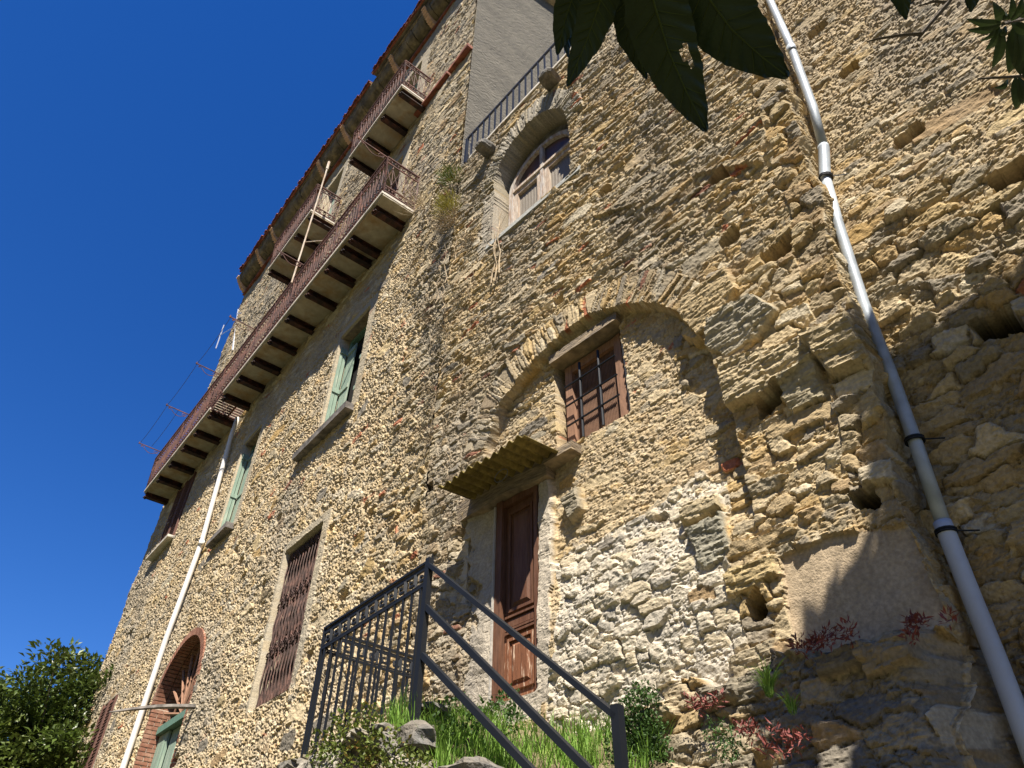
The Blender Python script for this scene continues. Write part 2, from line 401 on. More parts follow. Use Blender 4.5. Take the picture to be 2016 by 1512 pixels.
fn.layer(upper, wd=.21, hg=.060, seed=11, amp=.045, mort_h=-.012, mort_c=TAN * 1.14, brick=.018, jag=1.0, rough=.014)
midR = ~right & ~upper & (S + wob * .8 < -2.35)
fn.layer(midR, wd=.26, hg=.105, seed=12, amp=.058, mort_h=-.010, mort_c=TAN * 1.12, brick=.025, rough=.013, jag=.7, p=3.6)
mid = ~right & ~upper & ~midR
fn.layer(mid, wd=.24, hg=.10, seed=13, amp=.028, mort_h=.006, mort_c=CREAM, brick=.03, rough=.0095)
lime = mid & (S < -.5 + wob * .4) & (Z + wob * 1.5 < 5.05)
fn.layer(lime, wd=.21, hg=.115, seed=14, amp=.06, mort_h=-.001, mort_c=WHT * .95, pal=PALG, brick=.0, rough=.013)
left = mid & (S > .75 + wob2 * .3) & (Z < 7.4)
fn.layer(left, wd=.20, hg=.095, seed=15, amp=.05, mort_h=-.004, mort_c=CREAM * .95, brick=.02, rough=.012)
rough_r = right & ((Z + wob * 2.0) > 6.75)
big_r = right & ~rough_r
fn.layer(rough_r, wd=.20, hg=.085, seed=16, amp=.042, mort_h=.003, mort_c=CREAM * .97, brick=.005, rough=.012)
fn.layer(big_r, wd=.32, hg=.14, seed=17, amp=.085, mort_h=-.014, mort_c=TAN * .9, brick=.01, rough=.018, jag=.8, p=3.2)
# sprinkle of larger stones over the courses
for msk, sd, w_, h_, pr, am in ((upper, 41, .50, .15, .20, .035), (mid | left, 42, .42, .16, .16, .03), (rough_r, 43, .6, .22, .16, .04), (midR, 44, .55, .2, .25, .04)):
    s_, z_ = S[msk] + wob[msk] * .3, Z[msk] + wob[msk] * .25
    e, i, j, lx, ly = stones(s_ + wob2[msk] * .14, z_ + wob2[msk] * .09, w_, h_, sd, 3.2, .6)
    r1 = _h(i, j, sd + 1); r2 = _h(i, j, sd + 2); pick = (r1 < pr) & (e > .16 + .25 * r2)
    hh = fn.h[msk]; cc = fn.c[msk]
    hh[pick] = (am * (.2 + .8 * r2) + .05 * ((_h(i, j, sd + 3) - .5) * lx + (_h(i, j, sd + 4) - .3) * ly) + (fbm(s_ * 18, z_ * 30, sd, 3) - .5) * .02)[pick]
    k = PAL[(_h(i, j, sd + 5) * 12).astype(int) % 12] * (.85 + .3 * fbm(s_ * 8, z_ * 18, sd + 6, 3))[..., None]
    cc[pick] = k[pick]; fn.h[msk] = hh; fn.c[msk] = cc
# corner: recess of the wall beyond, large quoins
quo = ~right & (S < sc + .30) & (Z < 9.5)
fn.layer(quo, wd=.34, hg=.15, seed=18, amp=.07, mort_h=-.03, mort_c=TAN * .85, brick=.02, rough=.014, p=3.8, jag=.5)
fn.h += wob * .06
fn.h[right] += -.36
ret = np.broadcast_to((kf > 0) & (kf < 1), S.shape)
hr_, cr_ = stone_layer((kf[None, :] * .36 + Z * 0)[ret] + 3, Z[ret], wd=.3, hg=.16, seed=26, amp=.05, mort_h=.0, mort_c=TAN * 1.05, brick=.0)
fn.h[ret] = ((1 - kf[None, :]) * fn.h[:, kc:kc + 1] + kf[None, :] * fn.h[:, kc + NRET + 1:kc + NRET + 2])[ret]
RETS = np.zeros(S.shape); RETS[ret] = -hr_ * .8; fn.c[ret] = cr_; RETC = cr_
# blind arch: ring of thin voussoirs and recessed infill
ARCH = [(.52, 6.6), (.49, 6.83), (.28, 7.26), (.05, 7.45), (-.3, 7.60), (-.81, 7.74), (-1.21, 7.74), (-1.71, 7.52), (-2.09, 7.24), (-2.3, 6.95), (-2.43, 6.64), (-2.55, 6.3)]
ins = inpoly(S + wob2 * .04, Z + wob2 * .04, ARCH + [(-2.62, 5.5), (-2.62, 3.3), (1.3, 3.3), (1.0, 5.6)])
box = (S < 1.4) & (S > -3.3) & (Z > 6.1) & (Z < 8.6)
d = np.full(S.shape, 9.); arc = np.zeros(S.shape)
d[box], arc[box] = polyline(S[box], Z[box], ARCH)
ring = box & ~ins & (d < .42 + wob * .3) & ~right
a_, d_ = arc[ring], d[ring]
h1, c1 = stone_layer(d_ + 5, a_, wd=.34, hg=.062, seed=19, amp=.034, mort_h=-.015, mort_c=TAN, brick=.03, rough=.011, jag=.5)
fn.h[ring] = h1 + .008; fn.c[ring] = c1
rec = .13 * sstep(1.3, .4, S) + .02
fn.h[ins] -= rec[ins] * sstep(4.2, 5.2, Z[ins])
# leaning slab stones at the arch springing, ledge with its hole, jamb and plaster panel
fn.boss([(-2.53, 6.27), (-2.66, 6.52), (-3.12, 6.50), (-3.28, 6.20), (-3.05, 6.06), (-2.72, 6.05)], .13, (-.05, .25), (.40, .37, .30))
fn.boss([(-2.30, 6.62), (-2.45, 7.02), (-2.95, 7.02), (-2.98, 6.70), (-2.62, 6.50), (-2.45, 6.45)], .10, (0, .1), (.47, .38, .24))
fn.boss([(-2.60, 5.52), (-2.66, 5.98), (-3.18, 5.82), (-3.80, 5.62), (-3.80, 5.42), (-3.42, 5.50), (-3.10, 5.42), (-2.85, 5.46)], .15, (0, .1), (.46, .39, .27), .03)
fn.boss([(-3.08, 5.46), (-3.44, 5.54), (-3.42, 5.16), (-3.12, 5.18)], .12, (0, .2), (.40, .36, .27))
fn.boss([(-3.42, 5.75), (-3.82, 5.74), (-3.80, 5.30), (-3.5, 5.30)], .19, (.1, .2), (.45, .38, .26))
fn.boss([(-3.60, 8.15), (-2.9, 8.66), (-2.88, 8.74), (-3.62, 8.3)], .07, (0, 0), (.44, .36, .24))
fn.boss([(-2.2, 8.9), (-1.45, 9.33), (-1.42, 9.42), (-2.2, 9.05)], .06, (0, 0), (.42, .34, .22))
for poly, dh, c_ in (([(-2.02, 4.62), (-2.36, 4.66), (-2.38, 4.30), (-2.12, 4.22)], .06, (.33, .32, .27)),
                     ([(-1.95, 4.86), (-2.35, 4.84), (-2.34, 4.68), (-1.96, 4.70)], .06, (.42, .36, .25)),
                     ([(-2.2, 3.52), (-2.58, 3.55), (-2.55, 3.28), (-2.25, 3.26)], .12, (.38, .33, .24)),
                     ([(-2.28, 4.12), (-2.70, 4.14), (-2.69, 3.98), (-2.30, 3.94)], .08, (.47, .38, .22)),
                     ([(-.62, 5.55), (-.84, 5.62), (-.86, 5.38), (-.70, 5.30)], .02, (.33, .30, .24))):
    fn.boss(poly, dh, (0, .1), c_)
pan = inpoly(S + wob2 * .05, Z + wob2 * .05, [(-2.72, 4.12), (-3.12, 4.14), (-3.62, 4.0), (-3.62, 3.36), (-2.66, 3.40)]) & ~right
fn.h[pan] = -.035 + (fbm(S[pan] * 6, Z[pan] * 6, 81, 4) - .5) * .022; fn.c[pan] = np.array([.52, .43, .32]) * (.82 + .3 * fbm(S[pan] * 5, Z[pan] * 5, 82, 4))[..., None]
# smooth render round the door and the white splayed jamb of the upper window
pl = ((S < .30) & (S > -.36)) | ((S > .30) & (S < .62 + wob2 * .5 + .25 * sstep(4.6, 6, Z)))
pl &= (Z < 5.95) & (Z > 3.55) & (S > -.47 + wob2 * .16)
pl |= (S < -.28) & (S > -.46 + wob2 * .1) & (Z < 5.9) & (Z > 3.65)
fn.h[pl] = fn.h[pl] * .35 + .006 + (fbm(S[pl] * 7, Z[pl] * 7, 83, 4) - .5) * .03; fn.c[pl] = np.array([.50, .46, .40]) * (.78 + .4 * fbm(S[pl] * 6, Z[pl] * 6, 84, 4))[..., None]
pl2 = (S > .50) & (S < .86 + wob2 * .3) & (Z < 12.1) & (Z > 10.5)
fn.h[pl2] = fn.h[pl2] * .45 + .005; fn.c[pl2] = fn.c[pl2] * .4 + np.array([.46, .44, .40]) * .6
# foot of the wall: big dark stones stepping out below a ledge
foot = (Z < 3.34 + wob2 * .25 + .05 * np.sin(S * 9)) & (S < -1.15)
fn.layer(foot, wd=.30, hg=.16, seed=21, amp=.085, mort_h=-.016, mort_c=np.array([.27, .24, .19]), pal=PAL * .8, brick=.01, rough=.02, p=3.2, jag=.8)
fade = sstep(-3.75, -3.35, S[foot])
fn.h[foot] += (.16 * sstep(-1.15, -1.7, S[foot]) + (3.34 - Z[foot]) * .20) * fade - .40 * (1 - fade)
for k in range(8):
    s0 = -1.5 - k * .27 + rnd.uniform(-.05, .05); z0 = 3.30 + rnd.uniform(-.05, .05); ww = rnd.uniform(.2, .36); hh = rnd.uniform(.10, .2)
    if k % 3 == 1: continue
    fn.boss([(s0, z0 - hh), (s0, z0 + .02), (s0 - ww, z0 + .04), (s0 - ww, z0 - hh + .03)], .24 + rnd.uniform(0, .12), (0, .1), PAL[rnd.randrange(11)] * .8)
# lichen and rain staining
st = sstep(.45, .68, fbm(S * .9 + 3, Z * .45, 90, 4) + .30 * np.exp(-((S - 1.0) / .75) ** 2) * sstep(5.5, 8, Z) - .04)
fn.c *= (1 - .17 * st)[..., None]; fn.c = mix(fn.c, fn.c.mean(-1, keepdims=True) * np.array([1.0, .96, .90]), st * .4)
warm = fbm(S * .35, Z * .35, 91, 3)
fn.c *= (.92 + .18 * warm)[..., None] * np.array([1.02, 1.0, .97])
# openings
sj, zj = S + wob2 * .03, Z + wob2 * .03
o = (sj < .31) & (sj > -.29) & (Z > 3.78) & (Z < 5.95); fn.opening(o, .13, (.48, .44, .38))
cx, cw = -.275, .825
o = (abs(sj - cx) < cw) & (zj > 10.72) & ((zj < 12.2) | (((sj - cx) / cw) ** 2 + ((zj - 12.2) / .92) ** 2 < 1)); fn.opening(o, .5, (.34, .29, .21))
vr = (Z > 12.15) & ~o; dd = np.hypot((S - cx) / cw, (Z - 12.2) / .92)
vr &= (dd < 1.42) & (abs(S - cx) < 1.4)
ang = np.arctan2((Z - 12.2), (S - cx))[vr]
h1, c1 = stone_layer(dd[vr] * .9 + 9, ang * 1.0, wd=.5, hg=.062, seed=23, amp=.05, mort_h=-.018, mort_c=GREYM, pal=PALG * .8, rough=.01, jag=.4)
fn.h[vr] = h1 + .02; fn.c[vr] = c1
o = (sj < -.53) & (sj > -1.50) & (zj > 6.24) & (zj < 7.66 - .1 * abs(S + 1)); fn.opening(o, .42, (.26, .2, .13))
for (x, y), a, b in (((1190, 375), .22, .16), ((1415, 350), .24, .2), ((1435, 470), .24, .2), ((1530, 495), .32, .22), ((1100, 590), .16, .13), ((920, 710), .14, .13),
                     ((910, 825), .13, .17), ((845, 960), .16, .14), ((1490, 1195), .14, .2), ((1700, 980), .2, .14), ((1520, 790), .30, .16), ((1405, 1010), .1, .1), ((1285, 1010), .12, .05)):
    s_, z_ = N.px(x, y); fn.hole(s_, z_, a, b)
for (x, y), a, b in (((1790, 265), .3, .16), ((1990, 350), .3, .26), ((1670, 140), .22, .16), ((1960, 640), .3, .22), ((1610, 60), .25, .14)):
    s_, z_ = N.px(x, y, -.36); fn.hole(s_, z_, a, b, .75, (.12, .10, .07))  # deeper holes, shade painted in with a still darker colour
fn.h[ret] = ((1 - kf[None, :]) * fn.h[:, kc:kc + 1] + kf[None, :] * fn.h[:, kc + NRET + 1:kc + NRET + 2])[ret]; fn.c[ret] = RETC; S = S + RETS
topz = lambda s: 13.88 + .125 * (1.46 - s)
Z = Z + np.clip(.125 * (1.46 - S), -.02, 1) * sstep(12.9, 13.9, Z)
fn.h = soften(fn.h)
X = PN[0] + uN[0] * S + nN[0] * fn.h; Y = PN[1] + uN[1] * S + nN[1] * fn.h
grid_object('wall', X, Y, Z, fn.c, M['wall'], bld, F(8, 0, 0))

# --- long wall with balconies (F)
LF = 16.85
zz = np.concatenate([np.arange(0, 3.0, .12), dens(3.0, 24.9, lambda z: .0215 + .0006 * (z - 4.2))])
ss = dens(0, LF, lambda s: .0175 + .0016 * s)
S, Z = np.meshgrid(ss, zz); fm = Field(S, Z)
wob = fbm(S * .8, Z * .8, 401, 3) - .5; wob2 = fbm(S * 4, Z * 4, 402, 3) - .5
hi = Z + wob * 2.5 - sstep(1.5, -.2, S) * 2.5 > 13.4
fm.layer(hi, wd=.26, hg=.075, seed=31, amp=.034, mort_h=-.004, mort_c=CREAM * .92, brick=.012, rough=.0065, cs=1.8, pal=np.vstack([PAL, PALG, PALG]))
fm.layer(~hi, wd=.24, hg=.13, seed=32, amp=.040, mort_h=.004, mort_c=CREAM * 1.02, brick=.018, rough=.018, pal=np.vstack([PAL, PALG]) * 1.1)
nearb = (S + wob < 1.3) & ~hi & (Z > 4)
fm.layer(nearb, wd=.21, hg=.085, seed=33, amp=.05, mort_h=-.006, mort_c=CREAM * .9, brick=.03, rough=.014)
s_, z_ = S + wob2 * .2, Z + wob2 * .12
e, i, j, lx, ly = stones(s_, z_, .6, .3, 45, 3, .7); r1 = _h(i, j, 46); r2 = _h(i, j, 47); pick = (r1 < .13) & (e > .2 + .2 * r2)
fm.h[pick] = (.035 * r2 + .06 * ((_h(i, j, 48) - .5) * lx + (_h(i, j, 49) - .3) * ly) + (fbm(s_ * 12, z_ * 20, 50, 3) - .5) * .025)[pick]
fm.c[pick] = (PAL[(_h(i, j, 51) * 12).astype(int) % 12] * 1.08 * (.85 + .3 * fbm(s_ * 7, z_ * 12, 52, 3))[..., None])[pick]
fm.h += wob * .10 * sstep(0, 1, S)
st = sstep(.46, .70, fbm(S * .6 + 8, Z * .35, 95, 4) + .28 * np.exp(-(S / .9) ** 2) * sstep(5, 8, Z) * sstep(14.5, 12.5, Z) + .10 * sstep(15, 19, Z) * sstep(5, 0, S) - .05)
fm.c *= (1 - .16 * st)[..., None]; fm.c = mix(fm.c, fm.c.mean(-1, keepdims=True) * np.array([1.0, .96, .90]), st * .4)
fm.c *= np.array([1.02, 1.0, .95])
sj, zj = S + wob2 * .05, Z + wob2 * .05
for s0, s1, z0, z1, pm in ((2.92, 4.1, 9.86, 12.52, .3), (8.1, 9.08, 9.80, 12.55, .3), (3.12, 4.42, 5.05, 7.62, .25), (13.45, 14.9, 11.8, 14.0, .08), (13.4, 14.5, 4.6, 7.52, .1),
                           (2.75, 3.75, 19.2, 22.9, .45), (7.45, 8.6, 19.2, 23.0, .35), (2.8, 3.8, 14.3, 17.9, .35), (7.2, 8.2, 14.3, 17.2, .3), (10.6, 11.6, 14.3, 17.4, .1), (13.2, 14.4, 14.3, 17.6, .2)):
    sm = (sj > s0 - pm) & (sj < s1 + pm * .5) & (zj > z0 - .05) & (zj < z1 + pm * .7)
    fm.h[sm] = fm.h[sm] * .25 + .01
    fm.c[sm] = fm.c[sm] * .35 + np.array([.46, .42, .34]) * .65 * (.9 + .2 * fbm(S[sm] * 4, Z[sm] * 4, 97, 3))[..., None]
    o = (S > s0) & (S < s1) & (Z > z0) & (Z < z1); fm.opening(o, .06 if s0 > 13.3 and z0 < 13 else .32, (.44, .38, .29))
ac, aw = 8.68, 1.22
o = (abs(S - ac) < aw) & (Z > 2.5) & ((Z < 6.35) | (((S - ac) / aw) ** 2 + ((Z - 6.35) / 1.15) ** 2 < 1)); fm.opening(o, .46, (.25, .10, .06))
for (x, y), a, b in (((675, 1175), .2, .15), ((650, 1040), .12, .1), ((720, 1000), .14, .14), ((520, 1155), .2, .2), ((475, 1105), .25, .18), ((465, 1080), .25, .2), ((500, 985), .2, .18),
                     ((550, 1020), .18, .16), ((730, 1010), .2, .12), ((820, 1000), .16, .12), ((395, 1165), .3, .14), ((255, 1250), .35, .25), ((290, 1255), .3, .2), ((640, 705), .2, .2),
                     ((345, 1500), .3, .2), ((610, 1290), .2, .15), ((700, 910), .15, .1), ((880, 120), .14, .1), ((868, 45), .12, .1)):
    s_, z_ = F.px(x, y); fm.hole(s_, z_, a, b, .25)
lean = sstep(11, LF, S) * .047 * np.clip(Z - 6.5, -3, 20)
Sx = S - lean
fm.h = soften(fm.h, .1)
X = PF[0] + uF[0] * Sx + nF[0] * fm.h; Y = PF[1] + uF[1] * Sx + nF[1] * fm.h
grid_object('wall', X, Y, Z, fm.c, M['wall'], bld, F(8, 0, 0))
lend = lambda z: LF - .047 * max(-3, min(20, z - 6.5))

# hidden body: end wall, back, core behind the openings, terrace floor
mb = MB()
DEP = -9.0
mb.face([F(lend(0), 0, -.02), F(lend(0), 0, DEP), F(lend(24.6), 24.6, DEP), F(lend(24.6), 24.6, -.02)])
mb.face([F(-.05, 0, DEP), F(-.05, 24.6, DEP), F(lend(24.6), 24.6, DEP), F(lend(0), 0, DEP)])
mb.box(F, .0, .8, 0, 24.5, -.6, -.12).box(F, -.8, .0, 0, 13.6, -.6, -.12)
mb.build('end_wall', mat('end wall render', (.45, .39, .29), var=.3, scale=4, bump=1.0, bscale=12, bdist=.05), bld)
mb = MB(); mb.face([F(-.03, 13.7, .0), F(-.03, 13.7, -9), F(-.03, 31.0, -9), F(-.03, 25.0, .0)])
mb.build('rendered_wall', M['stucco'], bld)
mb = MB(); mb.hexa([N(s, topz(s) + dz, e) for dz in (-.3, -.02) for s, e in ((S_B - .1, -9), (-9, -9), (-9, -.1), (S_B - .1, -.1))]); mb.build('terrace_floor', M['slab'], bld)
mb = MB(); mb.hexa([N(s, topz(s) + dz, e) for dz in (.0, .06) for s, e in ((S_B - .3, -.25), (-9, -.25), (-9, .03), (S_B - .3, .03))]); mb.build('coping', M['slab'], bld)
#@@PART3
# ------------------------------------------------------------ openings of the long wall
def shutter(parent, fr, s0, s1, z0, z1, e, m, n=7, name='shutter'):
    mb = MB(); w_ = (s1 - s0) / n
    for k in range(n):
        mb.box(fr, s0 + k * w_ + .006, s0 + (k + 1) * w_ - .006, z0, z1, e - .03 + rnd.uniform(0, .006), e)
    for z in (z0 + .12, (z0 + z1) / 2, z1 - .12): mb.box(fr, s0, s1, z - .05, z + .05, e + .001, e + .022)
    return mb.build(name, m, parent)
def frame(parent, fr, s0, s1, z0, z1, e0, e1, t, m, name='frame', bottom=True):
    mb = MB(); mb.box(fr, s0, s0 + t, z0, z1, e0, e1).box(fr, s1 - t, s1, z0, z1, e0, e1)
    mb.box(fr, s0 + t, s1 - t, z1 - t, z1, e0, e1 - .003)
    if bottom: mb.box(fr, s0 + t, s1 - t, z0, z0 + t, e0, e1 - .003)
    return mb.build(name, m, parent)
def panel(parent, fr, s0, s1, z0, z1, e, m, name): 
    return MB().box(fr, s0, s1, z0, z1, e - .02, e).build(name, m, parent)

for s0, s1, z0, z1, sill in ((2.92, 4.10, 9.86, 12.52, (2.75, 4.85)), (8.10, 9.08, 9.80, 12.55, (7.95, 9.12))):
    wn = empty('window', F((s0 + s1) / 2, z0, 0)); wn.parent = bld; wn.location = [float(a - b) for a, b in zip(F((s0 + s1) / 2, z0, 0), origin(bld))]
    frame(wn, F, s0, s1, z0, z1, -.31, -.20, .10, M['oldgreen'])
    panel(wn, F, s0, s1, z0, z1, -.30, M['dark'], 'pane')
    RF = Fr(F.P + F.u * (s1 - .03), -F.n, -F.u)      # leaf folded back against the left reveal
    shutter(wn, RF, .015, .165, z0 + .02, z1 - .30, .012, M['green'], 2)
    shutter(wn, F, s1 - .38, s1 - .05, z0 + .02, z1 - .32, -.19, M['green'], 3)
    shutter(wn, F, s0 + .03, s0 + .58, z0 + .02, z1 - .75, -.235, M['green'], 3)
    MB().box(F, sill[0], sill[1], z0 - .17, z0 - .03, -.05, .17, .012).build('sill', M['greywood'], wn)
    MB().box(F, s0 - .02, s1 + .02, z1 - .02, z1 + .06, -.30, -.03).build('lintel', M['oldwood'], wn)
def child_empty(name, loc, parent):
    o = empty(name, loc); o.parent = parent; o.location = [float(a - b) for a, b in zip(loc, origin(parent))]; return o
# brown louvred shutters, closed
for s0, s1, z0, z1, sl_ in ((13.45, 14.9, 11.8, 14.0, 1), (13.4, 14.5, 4.6, 7.50, 0)):
    wn = child_empty('window', F((s0 + s1) / 2, z0, 0), bld)
    mb = MB()
    for a, b in ((s0, (s0 + s1) / 2 - .01), ((s0 + s1) / 2 + .01, s1)):
        mb.box(F, a, a + .07, z0, z1, -.01, .045).box(F, b - .07, b, z0, z1, -.01, .045)
        z = z0
        while z < z1 - .05:
            mb.hexa([F(a + .07, z, .03), F(b - .07, z, .03), F(b - .07, z + .02, .035), F(a + .07, z + .02, .035),
                     F(a + .07, z + .07, -.01), F(b - .07, z + .07, -.01), F(b - .07, z + .09, -.005), F(a + .07, z + .09, -.005)]); z += .075
    mb.build('shutter', M['brownwood'], wn)
    if sl_: MB().box(F, s0 - .15, s1 + .2, z0 - .10, z0 - .02, -.05, .20, .01).build('sill', M['slab'], wn)
# window with the wrought iron grille
wn = child_empty('grille_window', F(3.77, 5.05, 0), bld)
panel(wn, F, 3.12, 4.42, 5.05, 7.62, -.30, mat('old window board', (.10, .07, .05), second=(.35, .32, .28), sscale=1.6, thr=(.55, .6), stretch=(3, 3, .5)), 'pane')
mb = MB(); rg = random.Random(3); F0 = F; F = Fr(F0.P - F0.n * .15, F0.u, F0.n)
for k in range(13):
    s = 3.10 + k * .112; z = 5.02
    j = rg.uniform(-.02, .02)
    mb.tube([F(s, 5.0, .05), F(s + j, 6.3, .075), F(s - j, 7.62, .05)], .017, 5)
    if k < 12:
        for (za, zb) in ((5.1, 5.75), (6.05, 6.55), (6.85, 7.5)):
            mb.tube([F(s + .02, za, .06), F(s + .056, (za + zb) / 2, .09), F(s + .09, zb, .06)], .011, 4)
            mb.tube([F(s + .09, za, .06), F(s + .056, (za + zb) / 2, .03), F(s + .02, zb, .06)], .011, 4)
for zb in (5.90, 6.70, 7.50):
    for k in range(24):
        s = 3.10 + k * .056; c = F(s, zb + .05 * math.sin(k * 2.1), .075)
        mb.tube([c + (F.u[0] * .05 * math.cos(t), F.u[1] * .05 * math.cos(t), .05 * math.sin(t)) for t in np.linspace(0, 5.2, 7)], .012, 4)
for z in (5.05, 5.80, 6.0, 6.60, 6.80, 7.42, 7.58): mb.box(F, 3.08, 4.48, z - .014, z + .014, .035, .065)
mb.box(F, 3.06, 3.12, 5.0, 7.62, .02, .07).box(F, 4.44, 4.50, 5.0, 7.62, .02, .07)
F = F0; mb.build('grille', M['grille'], wn)
# arched doorway lined with brick
dr = child_empty('arched_doorway', F(ac, 3, 0), bld)
mb = MB(); mm = MB(); z = 3.0; k = 0
while z < 6.34:
    for sd in (ac + aw, ac - aw):
        sg = -1 if sd > ac else 1
        for (a, b) in (((-.44, -.23), (-.215, .015)) if k % 2 else ((-.44, -.34), (-.325, -.12), (-.105, .015))):
            mb.box(F, sd - .04 * 0, sd + sg * .07, z, z + .062, a, b, .003)
    z += .08; k += 1
for sd, sg in ((ac + aw, -1), (ac - aw, 1)): MB().box(F, sd, sd + sg * .055, 2.6, 6.36, -.44, .0).build('mortar', M['mortar'], dr)
na = 44
for k in range(na):
    t0, t1 = math.pi * k / na + .006, math.pi * (k + 1) / na - .006
    for e0, e1 in ((-.44, -.22), (-.205, .03)):
        q = []
        for e in (e0, e1):
            q += [F(ac + (aw - .05) * math.cos(t0), 6.35 + 1.10 * math.sin(t0), e), F(ac + (aw + .10) * math.cos(t0), 6.35 + 1.24 * math.sin(t0), e),
                  F(ac + (aw + .10) * math.cos(t1), 6.35 + 1.24 * math.sin(t1), e), F(ac + (aw - .05) * math.cos(t1), 6.35 + 1.10 * math.sin(t1), e)]
        mb.hexa(q)
mb.build('brick_lining', M['brick'], dr)
MB().box(F, ac - aw + .05, ac + aw - .05, 5.88, 6.02, -.44, -.20).box(F, ac - aw + .06, ac + aw - .06, 2.5, 5.9, -.44, -.39).build('frame', M['oldgreen'], dr)
mb = MB()
for a, b, e in ((ac + .58, ac + aw - .08, -.28), (ac - .02, ac + .56, -.34), (ac - aw + .08, ac - .04, -.36)):
    mb.box(F, a, b, 2.5, 5.86, e - .05, e); mb.box(F, a + .1, b - .1, 4.7, 5.7, e, e + .02)
mb.build('door_leaf', M['green'], dr)
mb = MB()
for k in range(9):
    t = math.pi * (k + .5) / 9
    mb.tube([F(ac, 6.03, -.26), F(ac + 1.1 * math.cos(t), 6.05 + 1.3 * math.sin(t), -.24)], .028, 5)
    mb.tube([F(ac + .5 * math.cos(t), 6.05 + .6 * math.sin(t), -.25), F(ac + .5 * math.cos(t + .35), 6.05 + .6 * math.sin(t + .35), -.25)], .02, 4)
mb.build('fanlight', M['frame'], dr)
panel(dr, F, ac - aw, ac + aw, 6.0, 7.5, -.43, M['dark'], 'pane')
# balcony doors
for s0, s1, z0, z1, mm_ in ((2.75, 3.75, 19.2, 22.9, 'green'), (7.45, 8.6, 19.2, 23.0, 'green'), (2.8, 3.8, 14.3, 17.9, 'brownwood'), (7.2, 8.2, 14.3, 17.2, 'green'),
                           (10.6, 11.6, 14.3, 17.4, 'brownwood'), (13.2, 14.4, 14.3, 17.6, 'brownwood')):
    d_ = child_empty('balcony_door', F((s0 + s1) / 2, z0, 0), bld)
    frame(d_, F, s0, s1, z0, z1, -.31, -.22, .08, M['palewood'], bottom=False)
    shutter(d_, F, s0 + .09, (s0 + s1) / 2 - .01, z0 + .02, z1 - .1, -.24, M[mm_], 4, 'door_leaf')
    shutter(d_, F, (s0 + s1) / 2 + .01, s1 - .09, z0 + .02, z1 - .1, -.24, M[mm_], 4, 'door_leaf')
for a, b, z in ((-.02, .80, 19.0), (.86, 2.3, 19.06)):
    MB().box(F, a, b, z - .05, z + .07, -.05, .14, .012).build('ledge', M['tile'], bld)
MB().box(F, 12.2, 15.2, 17.9, 18.05, -.05, .10, .02).build('ledge', M['tile'], bld)

# ------------------------------------------------------------ balconies
def balcony(s0, s1, zb, pr, beams, grate=None, posts=True):
    b = child_empty('balcony', F((s0 + s1) / 2, zb, 0), bld)
    gaps = [s0] + ([grate[0]] if grate else []); ends = ([grate[1]] if grate else [])
    segs = [(s0, s1)] if not grate else [(s0, grate[0]), (grate[1], s1)]
    mb = MB(); ms = MB()
    for a, c in segs:
        mb.box(F, a, c, zb, zb + .05, -.02, pr - .012)
        ms.box(F, a - .01, c + .01, zb + .051, zb + .115, -.02, pr + .02)
    mb.build('slab', M['soffit'], b); ms.build('slab_edge', M['slab'], b)
    for s in beams:
        mb = MB()
        mb.box(F, s - .075, s + .075, zb - .17, zb - .145, -.1, pr - .03).box(F, s - .012, s + .012, zb - .146, zb - .02, -.1, pr - .04).box(F, s - .075, s + .075, zb - .021, zb + .003, -.1, pr - .05)
        for t in range(7):
            a0, a1 = t * .8, (t + 1) * .8
            r0, r1 = .055 - .005 * t, .05 - .005 * t
            mb.bar(F(s, zb - .19 + r0 * math.sin(a0), pr - .06 + r0 * math.cos(a0)), F(s, zb - .19 + r1 * math.sin(a1), pr - .06 + r1 * math.cos(a1)), .07, .018, F(1, 0, 0) - F(0, 0, 0))
        mb.build('beam', M['beam'], b)
    if grate:
        mb = MB(); k = grate[0] + .05
        while k < grate[1]:
            mb.box(F, k, k + .035, zb + .02, zb + .06, 0, pr); k += .115
        mb.box(F, grate[0], grate[1], zb - .01, zb + .02, .25, .30)
        mb.build('grating', M['rust'], b)
    zt = zb + 1.30; el = pr + .07
    def rail(mb, P, L, nb):
        # P(t, h): point along the rail t in 0..L, height h in 0..1.2
        for h, w_ in ((1.2, .045), (1.02, .025), (.22, .025), (.04, .03)):
            mb.bar(P(0, h), P(L, h), w_, .03)
        st = L / nb
        for k in range(nb + 1):
            t = k * st
            if k % 8 == 0 or k == nb: mb.bar(P(t, 0), P(t, 1.2), .035, .035)
            mb.tube([P(t, .22), P(t, 1.02)], .009, 4)
            for h in (.34, .90): mb.ball(P(t, h), .026, 5)
            if k < nb:
                mb.tube([P(t, .34), P(t + st * .5, .62), P(t + st, .90)], .007, 4); 
                mb.tube([P(t + st, .34), P(t + st * .5, .62), P(t, .90)], .007, 4)
                for hc, rr in ((1.11, .06), (.13, .06)):
                    pts = [P(t + st / 2 + rr * math.cos(a) * (1 - a / 12), hc + rr * math.sin(a) * (1 - a / 12)) for a in np.linspace(0, 7, 8)]
                    mb.tube(pts, .012, 4, False)
                    mb.tube([P(t + st / 2 - .05 * math.cos(a), hc + .055 * math.sin(a)) for a in np.linspace(-2, 2, 5)], .010, 4, False)
    mb = MB(); L = s1 - s0
    rail(mb, lambda t, h: F(s0 + t, zb + .12 + h, pr - .02 + .075 * h / 1.2), L, int(L / .135))
    mb.build('railing', M['rust'], b)
    for s in (s0, s1):
        mb = MB(); rail(mb, lambda t, h: F(s, zb + .12 + h, .0 + (pr - .02 + .075 * h / 1.2) * t / pr), pr, 5); mb.build('side_railing', M['rust'], b)
    return b
